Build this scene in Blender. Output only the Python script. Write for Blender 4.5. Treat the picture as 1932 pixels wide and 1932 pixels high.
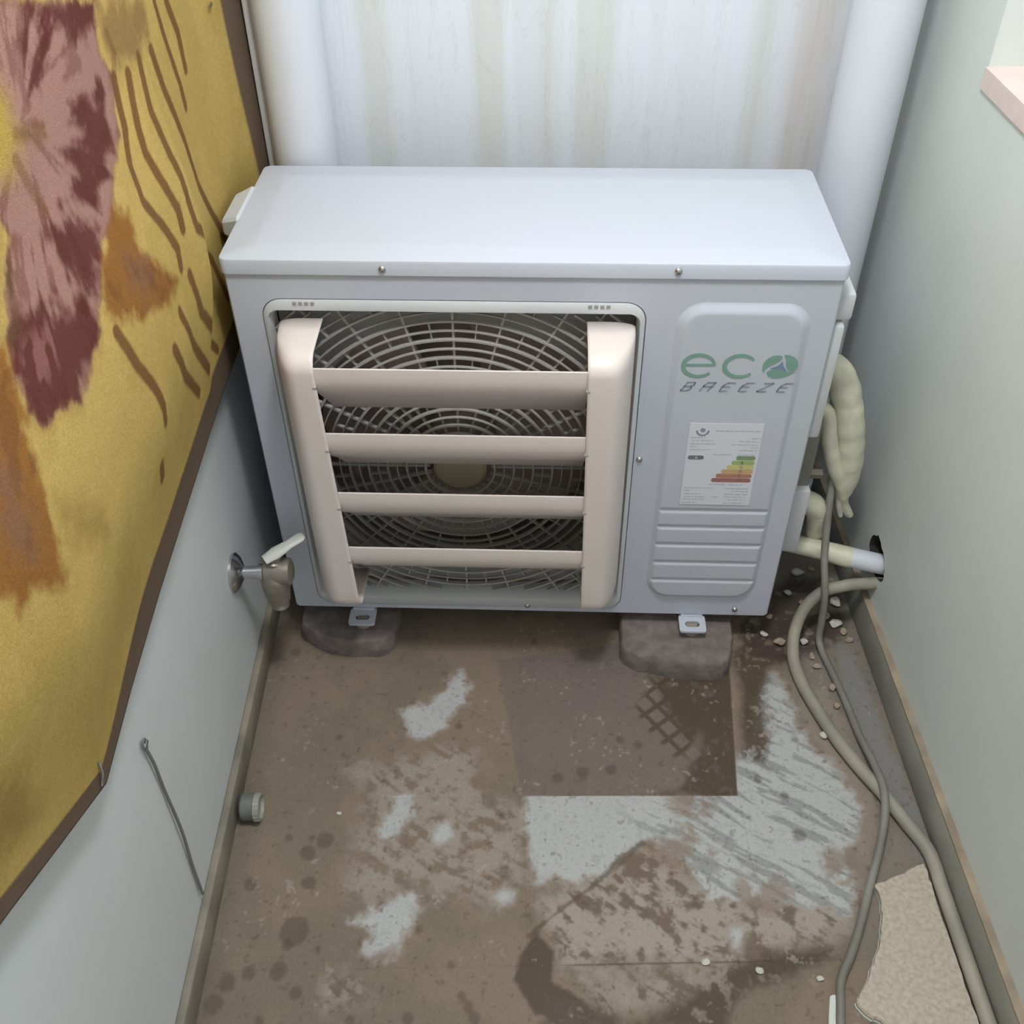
import bpy, bmesh, math, random
import numpy as np
from mathutils import Vector, Matrix
for o in list(bpy.data.objects): bpy.data.objects.remove(o, do_unlink=True)
SC = bpy.context.scene
COL = SC.collection
PI = math.pi
random.seed(4)

# ------------------------------------------------------------------ camera, light, exposure
cam = bpy.data.objects.new('camera', bpy.data.cameras.new('camera')); COL.objects.link(cam)
pitch, yaw, roll = 0.7357, 0.0452, 0.012
_f = Vector((0, math.cos(pitch), -math.sin(pitch))); _r = Vector((1, 0, 0)); _d = Vector((0, -math.sin(pitch), -math.cos(pitch)))
_Z = Matrix.Rotation(yaw, 3, 'Z'); _f, _r, _d = _Z @ _f, _Z @ _r, _Z @ _d
_r2 = math.cos(roll) * _r + math.sin(roll) * _d
_d2 = -math.sin(roll) * _r + math.cos(roll) * _d
_m = Matrix((_r2, -_d2, -_f)).transposed().to_4x4(); _m.translation = Vector((0.0267, -1.2674, 1.3932))
cam.matrix_world = _m
cam.data.sensor_width = 36.0; cam.data.sensor_fit = 'HORIZONTAL'
cam.data.lens = 1936.4845 / 1932 * 36.0
cam.data.clip_start = 0.02
SC.camera = cam

world = bpy.data.worlds.new('world'); SC.world = world; world.use_nodes = True
_bg = world.node_tree.nodes['Background']; _bg.inputs[0].default_value = (0.95, 0.98, 1.0, 1); _bg.inputs[1].default_value = 1.0

def bulb_light(name, loc, radius, power, color):
    l = bpy.data.lights.new(name, 'POINT'); l.shadow_soft_size = radius; l.energy = power; l.color = color
    o = bpy.data.objects.new(name, l); COL.objects.link(o); o.location = loc; return o
bulb_light('ceiling_bulb', (0.10, -0.52, 1.98), 0.10, 45.0, (0.97, 0.985, 1.0))

SC.view_settings.view_transform = 'Standard'; SC.view_settings.look = 'None'
SC.view_settings.exposure = 0.12; SC.view_settings.gamma = 1.0
SC.view_settings.use_curve_mapping = False

# ------------------------------------------------------------------ helpers
def lin(c):
    return tuple(((v / 255) / 12.92 if v / 255 <= 0.04045 else ((v / 255 + 0.055) / 1.055) ** 2.4) for v in c)

def mat(name, rgb, rough=0.5, var=0.0, scale=20.0, bump=0.0, bscale=80.0, metallic=0.0, rgb2=None, spec=0.5, detail=4.0):
    m = bpy.data.materials.new(name); m.use_nodes = True
    nt = m.node_tree; b = nt.nodes['Principled BSDF']
    c = lin(rgb) + (1,)
    b.inputs['Base Color'].default_value = c; b.inputs['Roughness'].default_value = rough
    b.inputs['Metallic'].default_value = metallic; b.inputs['Specular IOR Level'].default_value = spec
    tc = nt.nodes.new('ShaderNodeTexCoord')
    if var > 0 or rgb2:
        n = nt.nodes.new('ShaderNodeTexNoise'); n.inputs['Scale'].default_value = scale; n.inputs['Detail'].default_value = detail
        nt.links.new(tc.outputs['Object'], n.inputs['Vector'])
        r = nt.nodes.new('ShaderNodeValToRGB'); r.color_ramp.elements[0].position = 0.35; r.color_ramp.elements[1].position = 0.65
        c2 = lin(rgb2) + (1,) if rgb2 else tuple(max(0, v * (1 - var)) for v in c[:3]) + (1,)
        r.color_ramp.elements[0].color = c2; r.color_ramp.elements[1].color = c
        nt.links.new(n.outputs['Fac'], r.inputs['Fac']); nt.links.new(r.outputs['Color'], b.inputs['Base Color'])
    if bump > 0:
        n2 = nt.nodes.new('ShaderNodeTexNoise'); n2.inputs['Scale'].default_value = bscale; n2.inputs['Detail'].default_value = 5
        nt.links.new(tc.outputs['Object'], n2.inputs['Vector'])
        bp = nt.nodes.new('ShaderNodeBump'); bp.inputs['Strength'].default_value = bump; bp.inputs['Distance'].default_value = 0.004
        nt.links.new(n2.outputs['Fac'], bp.inputs['Height']); nt.links.new(bp.outputs['Normal'], b.inputs['Normal'])
    return m

def attr_mat(name, rough, var, scale, bump, bscale, spec=0.3, rough_from_alpha=False):
    m = bpy.data.materials.new(name); m.use_nodes = True
    nt = m.node_tree; b = nt.nodes['Principled BSDF']
    a = nt.nodes.new('ShaderNodeAttribute'); a.attribute_name = 'Col'
    tc = nt.nodes.new('ShaderNodeTexCoord')
    n = nt.nodes.new('ShaderNodeTexNoise'); n.inputs['Scale'].default_value = scale; n.inputs['Detail'].default_value = 5
    nt.links.new(tc.outputs['Object'], n.inputs['Vector'])
    mr = nt.nodes.new('ShaderNodeMapRange'); mr.inputs[1].default_value = 0.3; mr.inputs[2].default_value = 0.7
    mr.inputs[3].default_value = 1 - var; mr.inputs[4].default_value = 1 + var
    nt.links.new(n.outputs['Fac'], mr.inputs[0])
    mx = nt.nodes.new('ShaderNodeVectorMath'); mx.operation = 'SCALE'
    nt.links.new(a.outputs['Color'], mx.inputs[0]); nt.links.new(mr.outputs[0], mx.inputs['Scale'])
    nt.links.new(mx.outputs[0], b.inputs['Base Color'])
    b.inputs['Roughness'].default_value = rough; b.inputs['Specular IOR Level'].default_value = spec
    if rough_from_alpha:
        nt.links.new(a.outputs['Alpha'], b.inputs['Roughness'])
    n2 = nt.nodes.new('ShaderNodeTexNoise'); n2.inputs['Scale'].default_value = bscale; n2.inputs['Detail'].default_value = 4
    nt.links.new(tc.outputs['Object'], n2.inputs['Vector'])
    bp = nt.nodes.new('ShaderNodeBump'); bp.inputs['Strength'].default_value = bump; bp.inputs['Distance'].default_value = 0.004
    nt.links.new(n2.outputs['Fac'], bp.inputs['Height']); nt.links.new(bp.outputs['Normal'], b.inputs['Normal'])
    return m

class G:
    """collects vertices and faces of one mesh"""
    def __init__(s): s.v = []; s.f = []
    def add(s, V, F):
        o = len(s.v); s.v += [tuple(map(float, q)) for q in V]; s.f += [tuple(i + o for i in q) for q in F]; return s
    def box(s, a, b):
        x0, y0, z0 = a; x1, y1, z1 = b
        return s.add([(x0,y0,z0),(x1,y0,z0),(x1,y1,z0),(x0,y1,z0),(x0,y0,z1),(x1,y0,z1),(x1,y1,z1),(x0,y1,z1)],
                     [(0,3,2,1),(4,5,6,7),(0,1,5,4),(1,2,6,5),(2,3,7,6),(3,0,4,7)])
    def bbox(s, a, b, r=0.003, seg=2):
        bm = bmesh.new(); bmesh.ops.create_cube(bm, size=1)
        for v in bm.verts: v.co = Vector([(a[i] + b[i]) / 2 + v.co[i] * (b[i] - a[i]) for i in range(3)])
        bmesh.ops.bevel(bm, geom=list(bm.edges), offset=r, segments=seg, profile=0.5, affect='EDGES')
        bm.verts.index_update()
        s.add([v.co for v in bm.verts], [[v.index for v in f.verts] for f in bm.faces]); bm.free(); return s
    def loft(s, loops, cap0=False, cap1=False, closed=True):
        n = len(loops[0]); V = [p for l in loops for p in l]; F = []
        for i in range(len(loops) - 1):
            for j in range(n if closed else n - 1):
                k = (j + 1) % n
                F.append((i*n+j, i*n+k, (i+1)*n+k, (i+1)*n+j))
        if cap0: F.append(tuple(reversed(range(n))))
        if cap1: F.append(tuple(range((len(loops)-1)*n, len(loops)*n)))
        return s.add(V, F)
    def tube(s, pts, r, n=10, caps=True, sub=1):
        P = [Vector(p) for p in pts]
        if sub > 1: P = crom(P, sub)
        R = r if hasattr(r, '__len__') else None
        up = None; loops = []
        for i, p in enumerate(P):
            t = (P[min(i+1, len(P)-1)] - P[max(i-1, 0)]).normalized()
            if up is None:
                up = Vector((0, 0, 1)) if abs(t.z) < 0.9 else Vector((0, 1, 0))
            a = (up - t * up.dot(t)).normalized(); b = t.cross(a); up = a
            if R: x = i / (len(P)-1) * (len(R)-1); k = min(int(x), len(R)-2); rr_ = R[k] + (R[k+1]-R[k]) * (x-k)
            else: rr_ = r
            loops.append([p + (a * math.cos(2*PI*j/n) + b * math.sin(2*PI*j/n)) * rr_ for j in range(n)])
        return s.loft(loops, caps, caps)
    def lathe(s, c, axis, prof, n=24):
        """prof: list of (distance along axis, radius)"""
        c = Vector(c); ax = Vector(axis).normalized()
        a = ax.orthogonal().normalized(); b = ax.cross(a)
        return s.loft([[c + ax*h + (a*math.cos(2*PI*j/n) + b*math.sin(2*PI*j/n))*r for j in range(n)] for h, r in prof], True, True)
    def prism(s, poly, z0, z1, inset=0.0):
        cx = sum(p[0] for p in poly)/len(poly); cy = sum(p[1] for p in poly)/len(poly)
        sh = lambda p, k: (cx + (p[0]-cx)*(1-k), cy + (p[1]-cy)*(1-k))
        L = [[(p[0], p[1], z0) for p in poly], [(p[0], p[1], z1 - inset*0.15) for p in poly], [sh(p, inset) + (z1,) for p in poly]]
        return s.loft(L, True, True)

def crom(P, sub):
    out = []
    for i in range(len(P)-1):
        a, b, c, d = P[max(i-1,0)], P[i], P[i+1], P[min(i+2,len(P)-1)]
        for k in range(sub):
            t = k/sub
            out.append(0.5*((2*b) + (c-a)*t + (2*a-5*b+4*c-d)*t*t + (3*b-a-3*c+d)*t**3))
    out.append(P[-1]); return out

def obj(name, g, m, parent=None, smooth=True, angle=35, label=None, recalc=True):
    """link G as ONE mesh object (vertices in world space), origin at its base (or the parent's origin)"""
    V = np.array(g.v); me = bpy.data.meshes.new(name)
    base = Vector(((V[:,0].min()+V[:,0].max())/2, (V[:,1].min()+V[:,1].max())/2, V[:,2].min()))
    me.from_pydata([tuple(Vector(v) - base) for v in g.v], [], g.f)
    if recalc:
        bm = bmesh.new(); bm.from_mesh(me); bmesh.ops.recalc_face_normals(bm, faces=bm.faces); bm.to_mesh(me); bm.free()
    me.materials.append(m)
    if smooth:
        me.polygons.foreach_set('use_smooth', [True]*len(me.polygons))
        try: me.set_sharp_from_angle(angle=math.radians(angle))
        except Exception: pass
    o = bpy.data.objects.new(name, me); COL.objects.link(o)
    if parent is not None:
        o.parent = parent; o.location = base - world_loc(parent)
    else: o.location = base
    if label: o['label'] = label
    return o
def world_loc(o):
    p = Vector(o.location)
    while o.parent is not None: o = o.parent; p += Vector(o.location)
    return p
def thing(name, label, cat, loc, group=None):
    o = bpy.data.objects.new(name, None); COL.objects.link(o); o.location = loc; o.empty_display_size = 0.05
    return tag(o, label, cat, group)
def tag(o, label, cat, group=None):
    o['label'] = label; o['category'] = cat
    if group: o['group'] = group
    return o
def struct(o): o['kind'] = 'structure'; return o

TH = 0.052; CT, ST = math.cos(TH), math.sin(TH)      # the yard is turned 3 degrees against the unit
def R(u, v, z=0.0): return (u*CT - v*ST, u*ST + v*CT, z)
def room(g): g.v = [R(*p) for p in g.v]; return g
ZF = -0.07

def rr(x0, x1, z0, z1, r, y, seg=6):
    out = []
    for cx, cz, a0 in ((x1-r, z1-r, 0), (x0+r, z1-r, PI/2), (x0+r, z0+r, PI), (x1-r, z0+r, 1.5*PI)):
        for k in range(seg+1):
            a = a0 + k/seg*PI/2
            out.append((cx + r*math.cos(a), y, cz + r*math.sin(a)))
    return out

def vnoise(x, y, scale, seed=0, octaves=4):
    """fractal value noise on numpy arrays, 0..1"""
    out = np.zeros_like(x); amp = 1.0; tot = 0
    for o in range(octaves):
        rng = np.random.RandomState(seed*17 + o); L = rng.rand(64, 64)
        px, py = x*scale + 11.3*o, y*scale + 5.7*o
        ix, iy = np.floor(px).astype(int), np.floor(py).astype(int); fx, fy = px-ix, py-iy
        fx = fx*fx*(3-2*fx); fy = fy*fy*(3-2*fy)
        g = lambda a, b: L[a % 64, b % 64]
        v = (g(ix,iy)*(1-fx)+g(ix+1,iy)*fx)*(1-fy) + (g(ix,iy+1)*(1-fx)+g(ix+1,iy+1)*fx)*fy
        out += v*amp; tot += amp; amp *= 0.55; scale *= 2.03
    return out/tot
def sd_poly(x, y, poly):
    """signed distance to a polygon, positive inside"""
    d = np.full(x.shape, 1e9); ins = np.zeros(x.shape, bool); n = len(poly)
    for i in range(n):
        ax, ay = poly[i]; bx, by = poly[(i+1) % n]
        ex, ey = bx-ax, by-ay; t = np.clip(((x-ax)*ex+(y-ay)*ey)/(ex*ex+ey*ey+1e-12), 0, 1)
        d = np.minimum(d, np.hypot(x-ax-t*ex, y-ay-t*ey))
        c = ((ay > y) != (by > y)) & (x < (bx-ax)*(y-ay)/((by-ay) if by != ay else 1e-9) + ax); ins ^= c
    return np.where(ins, d, -d)
def d_line(x, y, pts):
    d = np.full(x.shape, 1e9)
    for (ax, ay), (bx, by) in zip(pts[:-1], pts[1:]):
        ex, ey = bx-ax, by-ay; t = np.clip(((x-ax)*ex+(y-ay)*ey)/(ex*ex+ey*ey+1e-12), 0, 1)
        d = np.minimum(d, np.hypot(x-ax-t*ex, y-ay-t*ey))
    return d
def sst(a, b, x):
    t = np.clip((x-a)/(b-a), 0, 1); return t*t*(3-2*t)
def mixc(c, m, rgb):
    return c*(1-m[..., None]) + np.array(lin(rgb))*m[..., None]
def set_col(me, rgba):
    at = me.color_attributes.new('Col', 'FLOAT_COLOR', 'POINT'); at.data.foreach_set('color', rgba.astype(np.float32).ravel())

# ------------------------------------------------------------------ materials
M_WALL_L = mat('painted_plaster_white', (200, 205, 206), 0.55, var=0.04, scale=6, bump=0.08, bscale=60)
M_WALL_R = mat('painted_plaster_pale', (206, 212, 208), 0.6, var=0.05, scale=5, bump=0.10, bscale=50)
M_CEIL = mat('ceiling_paint', (200, 200, 198), 0.8, var=0.03)
M_SKIRT = mat('skirting_dusty', (140, 130, 116), 0.75, rgb2=(112, 108, 98), scale=14, bump=0.15)
M_SKIRT_R = mat('skirting_grey', (156, 155, 146), 0.75, rgb2=(138, 138, 130), scale=10, bump=0.15)
M_GROUT = mat('grout', (80, 73, 66), 0.9, var=0.2, scale=30)
M_METAL = mat('unit_paint_white', (184, 188, 200), 0.55, var=0.02, scale=3, rgb2=(182, 187, 195), spec=0.3)
M_PLAST = mat('unit_plastic_white', (190, 193, 195), 0.5, var=0.02)
M_GRILLE = mat('grille_plastic', (164, 160, 156), 0.5, var=0.05, scale=9)
M_CREAM = mat('deflector_plastic_cream', (214, 204, 199), 0.42, var=0.03, scale=5)
M_DARK = mat('cavity_dark', (196, 180, 172), 0.8, var=0.2, scale=12)
M_SHROUD = mat('shroud_grey', (150, 150, 146), 0.6, var=0.1, scale=12)
M_FAN = mat('fan_plastic', (176, 162, 155), 0.5, var=0.1)
M_SCREW = mat('screw_steel', (190, 190, 190), 0.25, metallic=1.0, var=0.05)
M_CHROME = mat('chrome', (200, 202, 204), 0.18, metallic=1.0, var=0.05, scale=30)
M_BRASS = mat('tap_worn_metal', (150, 142, 132), 0.45, metallic=0.6, var=0.25, scale=40, bump=0.1)
M_LEVER = mat('tap_lever_grey', (188, 189, 182), 0.4, var=0.05)
M_CONC = mat('concrete_rough', (122, 112, 108), 0.95, rgb2=(102, 93, 90), scale=45, bump=0.6, bscale=120)
M_PVC = mat('pvc_white', (202, 206, 214), 0.4, var=0.015, scale=4)
M_TAPE = mat('pipe_tape_cream', (208, 207, 184), 0.4, rgb2=(192, 191, 170), scale=30, bump=0.3, bscale=70)
M_HOSE = mat('hose_grey_dusty', (156, 150, 136), 0.6, rgb2=(134, 130, 120), scale=12)
M_CABLE = mat('cable_grey', (132, 131, 124), 0.55, rgb2=(112, 108, 100), scale=12)
M_WIRE = mat('thin_wire_grey', (112, 110, 110), 0.6, var=0.1)
M_CAP = mat('cap_grey_plastic', (104, 108, 103), 0.55, var=0.15, scale=60)
M_GREEN = mat('print_green', (118, 154, 140), 0.45, var=0.03)
M_BLUE = mat('print_blue', (112, 134, 156), 0.45, var=0.03)
M_INK = mat('print_grey', (136, 141, 156), 0.5, var=0.03)
M_INKD = mat('print_dark', (108, 112, 122), 0.5, var=0.03)
M_PAPER = mat('label_paper', (206, 209, 217), 0.5, var=0.01)
M_MICRO = mat('print_small', (166, 169, 178), 0.5, var=0.03)
M_RUB = mat('rubble_plaster', (176, 164, 148), 0.95, rgb2=(132, 116, 100), scale=60, bump=0.5)
M_CHIP = mat('plaster_chip_white', (196, 194, 182), 0.9, var=0.12, scale=60, bump=0.4)
M_FRAG = mat('tile_back_gritty', (184, 174, 160), 0.95, rgb2=(166, 155, 140), scale=150, bump=0.5, bscale=160, detail=6)
M_GLAZE = mat('tile_glaze', (200, 206, 198), 0.4, var=0.06)
M_PINK = mat('sill_pink_stone', (214, 198, 192), 0.5, var=0.08, scale=30)
M_FRAME = mat('window_frame_white', (226, 230, 228), 0.4, var=0.02)
M_SHADE_STRIP = mat('wall_shade_grey', (176, 176, 174), 0.6, var=0.05)  # grey carries the shade of the wall beside the blanket
M_HOLE = mat('broken_mortar_dark', (60, 58, 56), 0.95, var=0.4, scale=60, bump=0.5)
M_RUBBER = mat('rubber_foot', (150, 138, 128), 0.8, var=0.1)
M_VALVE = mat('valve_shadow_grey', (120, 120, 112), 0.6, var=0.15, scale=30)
def glass_mat():
    m = bpy.data.materials.new('window_glass'); m.use_nodes = True; b = m.node_tree.nodes['Principled BSDF']
    b.inputs['Base Color'].default_value = (0.95, 0.98, 0.97, 1); b.inputs['Roughness'].default_value = 0.15
    b.inputs['Transmission Weight'].default_value = 1.0; b.inputs['IOR'].default_value = 1.45
    return m
M_GLASS = glass_mat()

def marble_mat():
    """white veined sheet: upright greenish streaks, a pinkish band at the right"""
    m = bpy.data.materials.new('veined_wall_sheet'); m.use_nodes = True; nt = m.node_tree; b = nt.nodes['Principled BSDF']
    N = nt.nodes.new; L = nt.links.new
    tc = N('ShaderNodeTexCoord'); sp = N('ShaderNodeSeparateXYZ'); L(tc.outputs['Object'], sp.inputs[0])
    mp = N('ShaderNodeMapping'); mp.inputs['Scale'].default_value = (38, 38, 1.6); L(tc.outputs['Object'], mp.inputs[0])
    n1 = N('ShaderNodeTexNoise'); n1.inputs['Scale'].default_value = 1.0; n1.inputs['Detail'].default_value = 6; n1.inputs['Distortion'].default_value = 0.6; L(mp.outputs[0], n1.inputs['Vector'])
    r1 = N('ShaderNodeValToRGB'); r1.color_ramp.elements[0].position = 0.30; r1.color_ramp.elements[1].position = 0.52
    r1.color_ramp.elements[0].color = lin((196, 199, 197)) + (1,); r1.color_ramp.elements[1].color = lin((211, 214, 220)) + (1,)
    L(n1.outputs['Fac'], r1.inputs['Fac'])
    # streak groups along the sheet: position ramp bent by noise
    n2 = N('ShaderNodeTexNoise'); n2.inputs['Scale'].default_value = 4; n2.inputs['Detail'].default_value = 5; L(tc.outputs['Object'], n2.inputs['Vector'])
    ma = N('ShaderNodeMath'); ma.operation = 'MULTIPLY_ADD'; ma.inputs[1].default_value = 0.03; L(n2.outputs['Fac'], ma.inputs[0]); L(sp.outputs['X'], ma.inputs[2])
    mr = N('ShaderNodeMapRange'); mr.inputs[1].default_value = -0.5; mr.inputs[2].default_value = 0.6; L(ma.outputs[0], mr.inputs[0])
    r2 = N('ShaderNodeValToRGB'); cr = r2.color_ramp
    base, grn, pnk, gry = (211,215,223), (196,200,195), (193,187,183), (202,205,210)
    stops = [(0,base),(.165,base),(.18,grn),(.205,grn),(.225,base),(.33,base),(.345,grn),(.37,grn),(.39,base),(.43,gry),(.445,grn),(.475,base),(.50,grn),(.535,grn),(.55,base),(.73,base),(.755,grn),(.79,base),(.815,pnk),(.85,pnk),(.87,gry),(.89,pnk),(.93,gry),(.96,base)]
    while len(cr.elements) < len(stops): cr.elements.new(0.5)
    for e, (p_, c_) in zip(cr.elements, stops): e.position = p_; e.color = lin(c_) + (1,)
    L(mr.outputs[0], r2.inputs['Fac'])
    # fine veins
    mp3 = N('ShaderNodeMapping'); mp3.inputs['Scale'].default_value = (30, 30, 5); L(tc.outputs['Object'], mp3.inputs[0])
    n3 = N('ShaderNodeTexNoise'); n3.inputs['Scale'].default_value = 1.0; n3.inputs['Detail'].default_value = 8; n3.inputs['Distortion'].default_value = 1.2; L(mp3.outputs[0], n3.inputs['Vector'])
    r3 = N('ShaderNodeValToRGB'); e = r3.color_ramp.elements; e[0].position = 0.485; e[0].color = (1,1,1,1); e[1].position = 0.515; e[1].color = (1,1,1,1)
    x = r3.color_ramp.elements.new(0.5); x.color = (0.82, 0.82, 0.80, 1); L(n3.outputs['Fac'], r3.inputs['Fac'])
    def mul(a, c, f=1.0):
        q = N('ShaderNodeMix'); q.data_type = 'RGBA'; q.blend_type = 'MULTIPLY'; q.inputs[0].default_value = f
        L(a, q.inputs[6]); L(c, q.inputs[7]); return q.outputs[2]
    t = mul(r2.outputs['Color'], r3.outputs['Color'], 0.6)
    q = N('ShaderNodeMix'); q.data_type = 'RGBA'; q.inputs[0].default_value = 0.35; L(t, q.inputs[6]); L(r1.outputs['Color'], q.inputs[7])
    L(q.outputs[2], b.inputs['Base Color']); b.inputs['Roughness'].default_value = 0.45; b.inputs['Specular IOR Level'].default_value = 0.3
    return m
M_MARBLE = marble_mat()
M_FLOOR = attr_mat('floor_dirty_tile', 0.75, 0.08, 220, 0.15, 180, spec=0.3, rough_from_alpha=True)
M_RUG = attr_mat('plush_blanket', 0.95, 0.14, 420, 0.35, 900, spec=0.1)

# ------------------------------------------------------------------ outlines of stains (floor metres) and of the woven pattern (wall metres)
WHITE = {'W1': [(-0.222, -0.181), (-0.184, -0.151), (-0.158, -0.127), (-0.123, -0.084), (-0.102, -0.113), (-0.096, -0.16), (-0.125, -0.178), (-0.131, -0.223), (-0.184, -0.241), (-0.204, -0.22)], 'W2': [(-0.212, -0.345), (-0.174, -0.329), (-0.173, -0.382), (-0.198, -0.421), (-0.219, -0.458), (-0.246, -0.441), (-0.238, -0.403)], 'W3': [(-0.252, -0.561), (-0.223, -0.543), (-0.187, -0.517), (-0.16, -0.504), (-0.155, -0.566), (-0.166, -0.59), (-0.187, -0.61), (-0.221, -0.611), (-0.219, -0.576)], 'W4': [(-0.001, -0.318), (0.164, -0.313), (0.334, -0.308), (0.341, -0.267), (0.366, -0.224), (0.41, -0.098), (0.445, -0.054), (0.459, -0.143), (0.483, -0.22), (0.512, -0.251), (0.529, -0.322), (0.529, -0.379), (0.501, -0.435), (0.514, -0.469), (0.49, -0.528), (0.453, -0.517), (0.401, -0.507), (0.329, -0.509), (0.273, -0.519), (0.262, -0.477), (0.197, -0.422), (0.158, -0.463), (0.117, -0.486), (0.02, -0.489), (0.009, -0.432)], 'W5': [(0.301, -0.547), (0.326, -0.538), (0.334, -0.561), (0.319, -0.589), (0.301, -0.586)], 'W6': [(-0.047, -0.513), (-0.028, -0.499), (-0.004, -0.503), (-0.011, -0.524), (-0.034, -0.533)], 'W7': [(-0.142, -0.396), (-0.117, -0.385), (-0.106, -0.418), (-0.13, -0.437), (-0.156, -0.429)]}
TAN = {'M1': [(-0.302, -0.297), (-0.241, -0.285), (-0.121, -0.228), (-0.084, -0.248), (-0.056, -0.34), (-0.025, -0.359), (0.002, -0.358), (0.006, -0.485), (-0.042, -0.537), (-0.091, -0.514), (-0.164, -0.508), (-0.225, -0.527), (-0.268, -0.511), (-0.259, -0.404), (-0.259, -0.346)], 'M2': [(0.029, -0.519), (0.117, -0.473), (0.193, -0.417), (0.262, -0.477), (0.345, -0.508), (0.521, -0.494), (0.477, -0.553), (0.396, -0.579), (0.301, -0.613), (0.166, -0.61), (0.061, -0.613), (0.045, -0.583)], 'M3': [(-0.276, -0.65), (-0.225, -0.641), (-0.214, -0.659), (-0.248, -0.682), (-0.275, -0.676)], 'M4': [(0.098, -0.634), (0.241, -0.615), (0.285, -0.628), (0.237, -0.659), (0.163, -0.676), (0.105, -0.67)], 'M5': [(0.382, -0.099), (0.423, -0.073), (0.455, -0.054), (0.45, -0.143), (0.402, -0.223), (0.362, -0.256)]}
WET = {'D1': [(0.221, -0.07), (0.359, -0.057), (0.409, -0.037), (0.37, -0.329), (0.215, -0.335), (0.27, -0.292), (0.306, -0.242), (0.277, -0.221), (0.257, -0.189), (0.237, -0.15)], 'D6': [(0.377, -0.025), (0.44, 0.041), (0.492, 0.056), (0.48, -0.047), (0.434, -0.067), (0.413, -0.145), (0.415, -0.222), (0.396, -0.265), (0.357, -0.256), (0.373, -0.111)], 'D2': [(0.023, -0.561), (0.049, -0.594), (0.046, -0.636), (0.09, -0.664), (0.126, -0.698), (0.061, -0.7), (0.024, -0.68), (0.005, -0.659), (-0.008, -0.638), (-0.002, -0.604)], 'D3': [(0.262, -0.629), (0.366, -0.58), (0.449, -0.581), (0.39, -0.617), (0.328, -0.634), (0.296, -0.657), (0.284, -0.693), (0.147, -0.697), (0.23, -0.659)], 'D4': [(0.385, 0.04), (0.499, 0.169), (0.583, 0.171), (0.602, 0.06), (0.58, -0.0), (0.475, -0.047), (0.39, -0.037)], 'D5': [(0.039, -0.673), (0.112, -0.674), (0.162, -0.697), (0.032, -0.701)]}
CLEAN = [(-0.061, -0.057), (0.173, -0.012), (0.364, -0.006), (0.364, -0.057), (0.353, -0.213), (0.345, -0.329), (-0.004, -0.34)]
SPOTS = [(-0.335, -0.452, 0.0097), (-0.313, -0.429, 0.0115), (-0.412, -0.506, 0.0088), (-0.324, -0.503, 0.0088), (-0.332, -0.575, 0.0212), (-0.343, -0.634, 0.0115), (-0.384, -0.639, 0.0106), (-0.413, -0.653, 0.0106), (-0.426, -0.685, 0.0115), (-0.31, -0.666, 0.008), (-0.355, -0.704, 0.008), (-0.37, -0.426, 0.0053), (-0.332, -0.425, 0.0044), (-0.339, -0.599, 0.0071), (-0.118, -0.206, 0.0088), (-0.068, -0.676, 0.0071), (-0.08, -0.662, 0.0071), (-0.06, -0.69, 0.0071), (0.19, -0.235, 0.008), (0.142, -0.286, 0.008), (0.095, -0.292, 0.0097), (0.053, -0.304, 0.0071), (0.159, -0.225, 0.0053), (-0.013, -0.329, 0.0053), (-0.399, -0.11, 0.0044), (-0.321, -0.234, 0.0062), (-0.419, -0.21, 0.0044), (-0.43, -0.048, 0.0124), (-0.037, -0.378, 0.0044), (-0.098, -0.618, 0.0053), (0.327, -0.399, 0.0053), (0.457, -0.216, 0.0053), (0.383, -0.296, 0.0053), (0.433, -0.396, 0.008), (0.421, -0.325, 0.0053), (0.53, -0.451, 0.0053), (-0.149, -0.569, 0.0071), (-0.292, -0.602, 0.0044), (-0.248, -0.682, 0.0035), (-0.231, -0.699, 0.0053), (-0.151, -0.693, 0.0053)]
STREAK = [(0.014, -0.572), (0.06, -0.53), (0.109, -0.491), (0.15, -0.45), (0.186, -0.418)]
GRIDREG = [(0.185, -0.163), (0.216, -0.104), (0.219, -0.061), (0.291, -0.059), (0.305, -0.204), (0.299, -0.268), (0.264, -0.259), (0.223, -0.217)]
FRAG = [(0.528, -0.483), (0.554, -0.471), (0.582, -0.458), (0.607, -0.446), (0.619, -0.447), (0.627, -0.469), (0.633, -0.498), (0.643, -0.57), (0.648, -0.63), (0.65, -0.681), (0.652, -0.72), (0.563, -0.729), (0.504, -0.715), (0.496, -0.684), (0.478, -0.675), (0.466, -0.657), (0.481, -0.635), (0.5, -0.601), (0.517, -0.566), (0.527, -0.534), (0.532, -0.506)]
RUB = [(0.527, 0.177), (0.556, 0.192), (0.58, 0.156), (0.498, 0.125), (0.519, 0.098), (0.558, 0.065), (0.574, 0.045), (0.585, 0.026), (0.591, 0.007), (0.436, 0.015), (0.462, -0.004), (0.488, -0.028), (0.507, -0.002), (0.516, -0.034), (0.453, 0.062), (0.585, 0.1), (0.54, -0.106), (0.54, -0.146), (0.507, -0.209), (0.521, -0.058)]
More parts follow.
